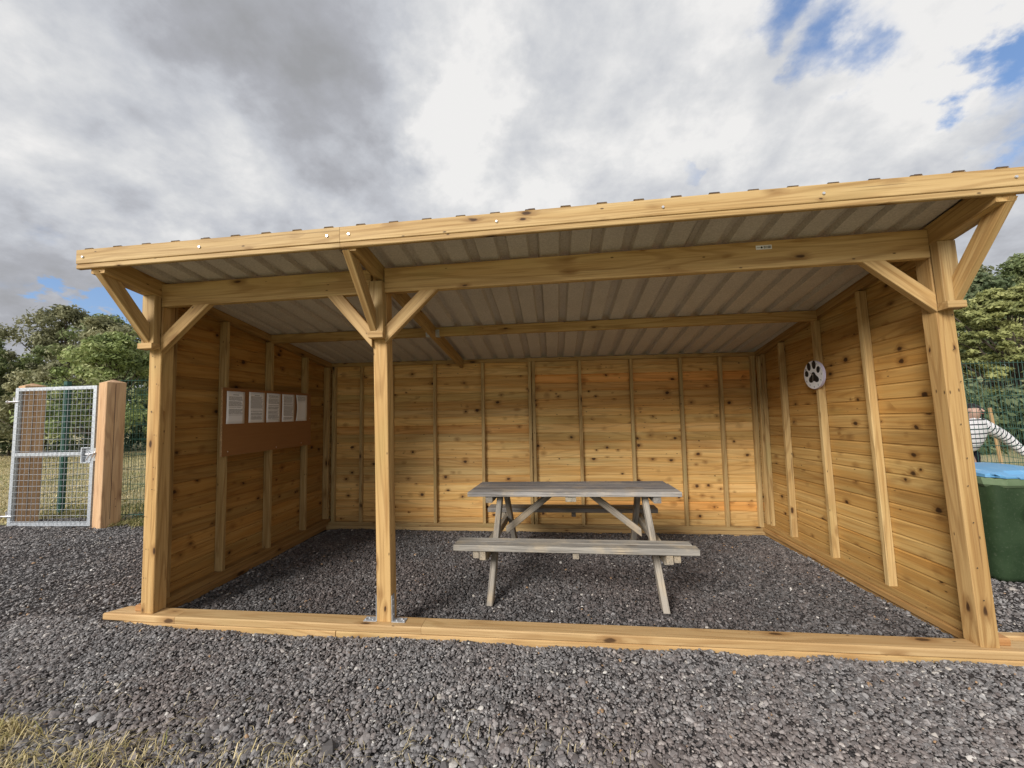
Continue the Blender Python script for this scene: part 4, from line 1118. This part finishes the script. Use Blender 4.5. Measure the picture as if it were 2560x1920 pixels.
tree('broadleaf_tree', (-15.8, 12.2, 0), 5.1, 2.3, LM['lite'], 'light green rounded small tree in front of the dark trees behind the gate', 100, 190, .08)
tree('broadleaf_tree', (-24.8, 13.6, 0), 5.8, 2.6, LM['mid'], 'mid green bushy tree in front of the dark evergreen at the left', 100, 190, .09)
tree('broadleaf_tree', (-20.0, 12.9, 0), 4.4, 1.9, LM['olive'], 'small yellowing shrub between the light green trees behind the gate', 60, 150, .08)
for i, (x_, y_, h_, r_, k_) in enumerate(((-11, 20, 7.5, 3, 'mid'), (-5, 22, 8, 3.2, 'dark'), (1, 22, 7.6, 3.2, 'mid'), (7, 23, 8, 3.2, 'dark'), (13, 22, 8, 3.2, 'mid'))):
    tree('broadleaf_tree', (x_, y_, 0), h_, r_, LM[k_], 'bushy tree hidden behind the shelter rear wall', 60, 90, .16, group='trees hidden by the shelter')
tree('conifer_tree', (18.4, 12.0, 0), 5.3, 2.9, LM['gold'], 'golden green conifer with layered sprays behind the right fence', 420, 150, .065, low=.12, squash=.55, clump=.55)
tree('conifer_tree', (22.5, 12.8, 0), 5.8, 3.0, LM['gold'], 'golden conifer beyond the right edge of the view', 90, 120, .12, low=.12, squash=.45)
tree('broadleaf_tree', (23.8, 18.2, 0), 7.6, 3.0, LM['dark'], 'dark tree rising behind the golden conifer next to the right roof corner', 120, 170, .12)
tree('broadleaf_tree', (28.0, 19.6, 0), 8.8, 3.4, LM['mid'], 'taller green tree at the right edge above the golden conifer', 120, 170, .12)
tree('broadleaf_tree', (19.5, 19.0, 0), 6.3, 2.6, LM['dark'], 'low dark tree behind the golden conifer, partly hidden by the right post', 80, 130, .13)
# hedges
def hedge(a_, b_, h, wd, mat, label, n, per_n, size):
    o = empty('hedge', (a_[0], a_[1], gz(a_[0]))); tag(o, label, 'hedge')
    k = rng.random(n); C_ = np.stack([lerp(0, b_[0] - a_[0], k) + rng.normal(0, wd * .3, n), lerp(0, b_[1] - a_[1], k) + rng.normal(0, wd * .3, n), h * rng.random(n) ** .8 * (1 + .15 * np.sin(k * 30))], 1)
    V_, tn = leaves(C_, np.full(n, h * .28), per_n, size, .8); quads_obj('foliage', V_, tn, mat, o); 
    mb = MB()
    for q in range(12): f = (q + .5) / 12; mb.tube(((b_[0] - a_[0]) * f, (b_[1] - a_[1]) * f, -.1), ((b_[0] - a_[0]) * f + .2, (b_[1] - a_[1]) * f, h * .8), .06, .02, n=5)
    mb.build('stem', M_bark, o); return o
hedge((-33, 12.4), (-14, 17.4), 2.6, 1.2, LM['dark'], 'dark scrubby hedge at the foot of the trees behind the gate', 150, 170, .12)
hedge((14.5, 10.2), (24.5, 9.9), 1.9, .9, LM['dark'], 'dark low hedge under the golden conifer behind the right fence', 90, 170, .10)
# loose dry branch by the right post
mb = MB(); mb.tube((0, 0, 0), (.10, .02, .16), .010, .007, n=5); mb.tube((.10, .02, .16), (.13, .02, .24), .007, .004, n=5); mb.tube((.10, .02, .16), (.17, .03, .17), .005, .003, n=5); mb.tube((0, 0, 0), (-.04, -.02, -1.75), .012, .010, n=5)
o = mb.build('dry_twig', M_bark); o.location = (8.55, 3.55, 1.47); tag(o, 'bare pale twig sticking up behind the fence beside the right post', 'twig')

# grass ---------------------------------------------------------------
m, t, b = material('dry_grass_blades', .8, .2)
tn = t.attr('tone', out='Fac'); c = t.ramp(tn, [(0, (.07, .105, .025)), (.35, (.19, .20, .065)), (.6, (.40, .33, .15)), (1, (.60, .50, .30))])
t.l.new(c, b.inputs['Base Color']); M_blade = m
def blades(name, X_, Y_, hgt, spread, tone_, label, wd=.0028):
    n = X_.size; an = rng.random(n) * 6.283; ln = hgt; lean = spread
    bx = np.stack([X_, Y_, gheight(X_, Y_) - .006], 1)
    dr = np.stack([np.cos(an), np.sin(an), np.zeros(n)], 1); sdv = np.stack([-np.sin(an), np.cos(an), np.zeros(n)], 1) * (wd * rng.uniform(.6, 1.5, n))[:, None]
    mid = bx + dr * (ln * lean * .35)[:, None] + np.array([0, 0, 1]) * (ln * .6)[:, None]
    tip = bx + dr * (ln * lean)[:, None] + np.array([0, 0, 1]) * (ln * np.clip(1 - lean * .5, .12, 1))[:, None]
    V_ = np.concatenate([np.stack([bx - sdv, bx + sdv, mid + sdv * .8, mid - sdv * .8], 1), np.stack([mid - sdv * .8, mid + sdv * .8, tip + sdv * .15, tip - sdv * .15], 1)], 0).reshape(-1, 3)
    tt = np.concatenate([np.repeat(tone_, 4), np.repeat(tone_, 4)])
    o = quads_obj(name, V_, tt, M_blade, None); tag(o, label, 'grass', kind='stuff'); return o
n = 30000
gx_ = rng.uniform(-1.6, 2.2, n); gy_ = rng.uniform(-1.4, -.70, n)
clump = noise2(gx_, gy_, 5.5, 8) + .6 * noise2(gx_, gy_, 13, 3)
fe = front_edge(gx_)
keep = (gy_ < fe + .05 * clump - .02) & ((clump > .05) | (rng.random(n) < .15)) & (rng.random(n) < np.clip(1.0 - .75 * np.clip(gx_, 0, 9), .07, 1))
gx_, gy_, cl = gx_[keep], gy_[keep], clump[keep]; n = gx_.size
green = noise2(gx_, gy_, 3.0, 12)
blades('grass_verge', gx_, gy_, rng.uniform(.025, .085, n) * (1 + .35 * np.clip(cl, 0, 1)), rng.uniform(.4, 1.9, n), np.clip(.74 - .42 * (green > .55) + rng.normal(0, .16, n), 0, 1), 'dry straw coloured grass tufts along the near left edge of the gravel', wd=.0018)
n = 2200      # straws lying on the gravel
gx_ = rng.uniform(-1, 3.2, n); gy_ = rng.uniform(-1.0, -.55, n); k = rng.random(n) < np.exp(-(gy_ + 1.0) * 6)
gx_, gy_ = gx_[k], gy_[k]; n = gx_.size
blades('loose_straw', gx_, gy_ , rng.uniform(.02, .06, n), rng.uniform(1.6, 2.0, n), rng.uniform(.6, 1, n), 'loose dry straws lying over the gravel near the verge', wd=.0012)
n = 9000
gx_ = np.concatenate([rng.normal(-2.6, .28, n // 2), rng.uniform(-4.9, -2.3, n // 2)]); gy_ = np.concatenate([rng.normal(2.36, .07, n // 2), rng.uniform(2.5, 3.4, n // 2)])
k = (noise2(gx_, gy_, 9, 2) > -.1); gx_, gy_ = gx_[k], gy_[k]; n = gx_.size
blades('fence_weeds', gx_, gy_, rng.uniform(.03, .11, n), rng.uniform(.2, 1.5, n), np.clip(rng.normal(.42, .22, n), 0, 1), 'straggly weeds at the foot of the fence beside the gate post', wd=.003)
n = 60000     # field
gx_ = rng.uniform(-26, -2.5, n); gy_ = 2.3 + (rng.random(n) ** 1.6) * 12
k = (gy_ > back_edge(gx_) + .1); gx_, gy_ = gx_[k], gy_[k]; n = gx_.size
blades('field_grass', gx_, gy_, rng.uniform(.03, .08, n), rng.uniform(.5, 1.6, n), np.clip(.68 + .2 * noise2(gx_, gy_, .8, 5) + rng.normal(0, .15, n), 0, 1), 'short dry grass of the field behind the gate', wd=.006)
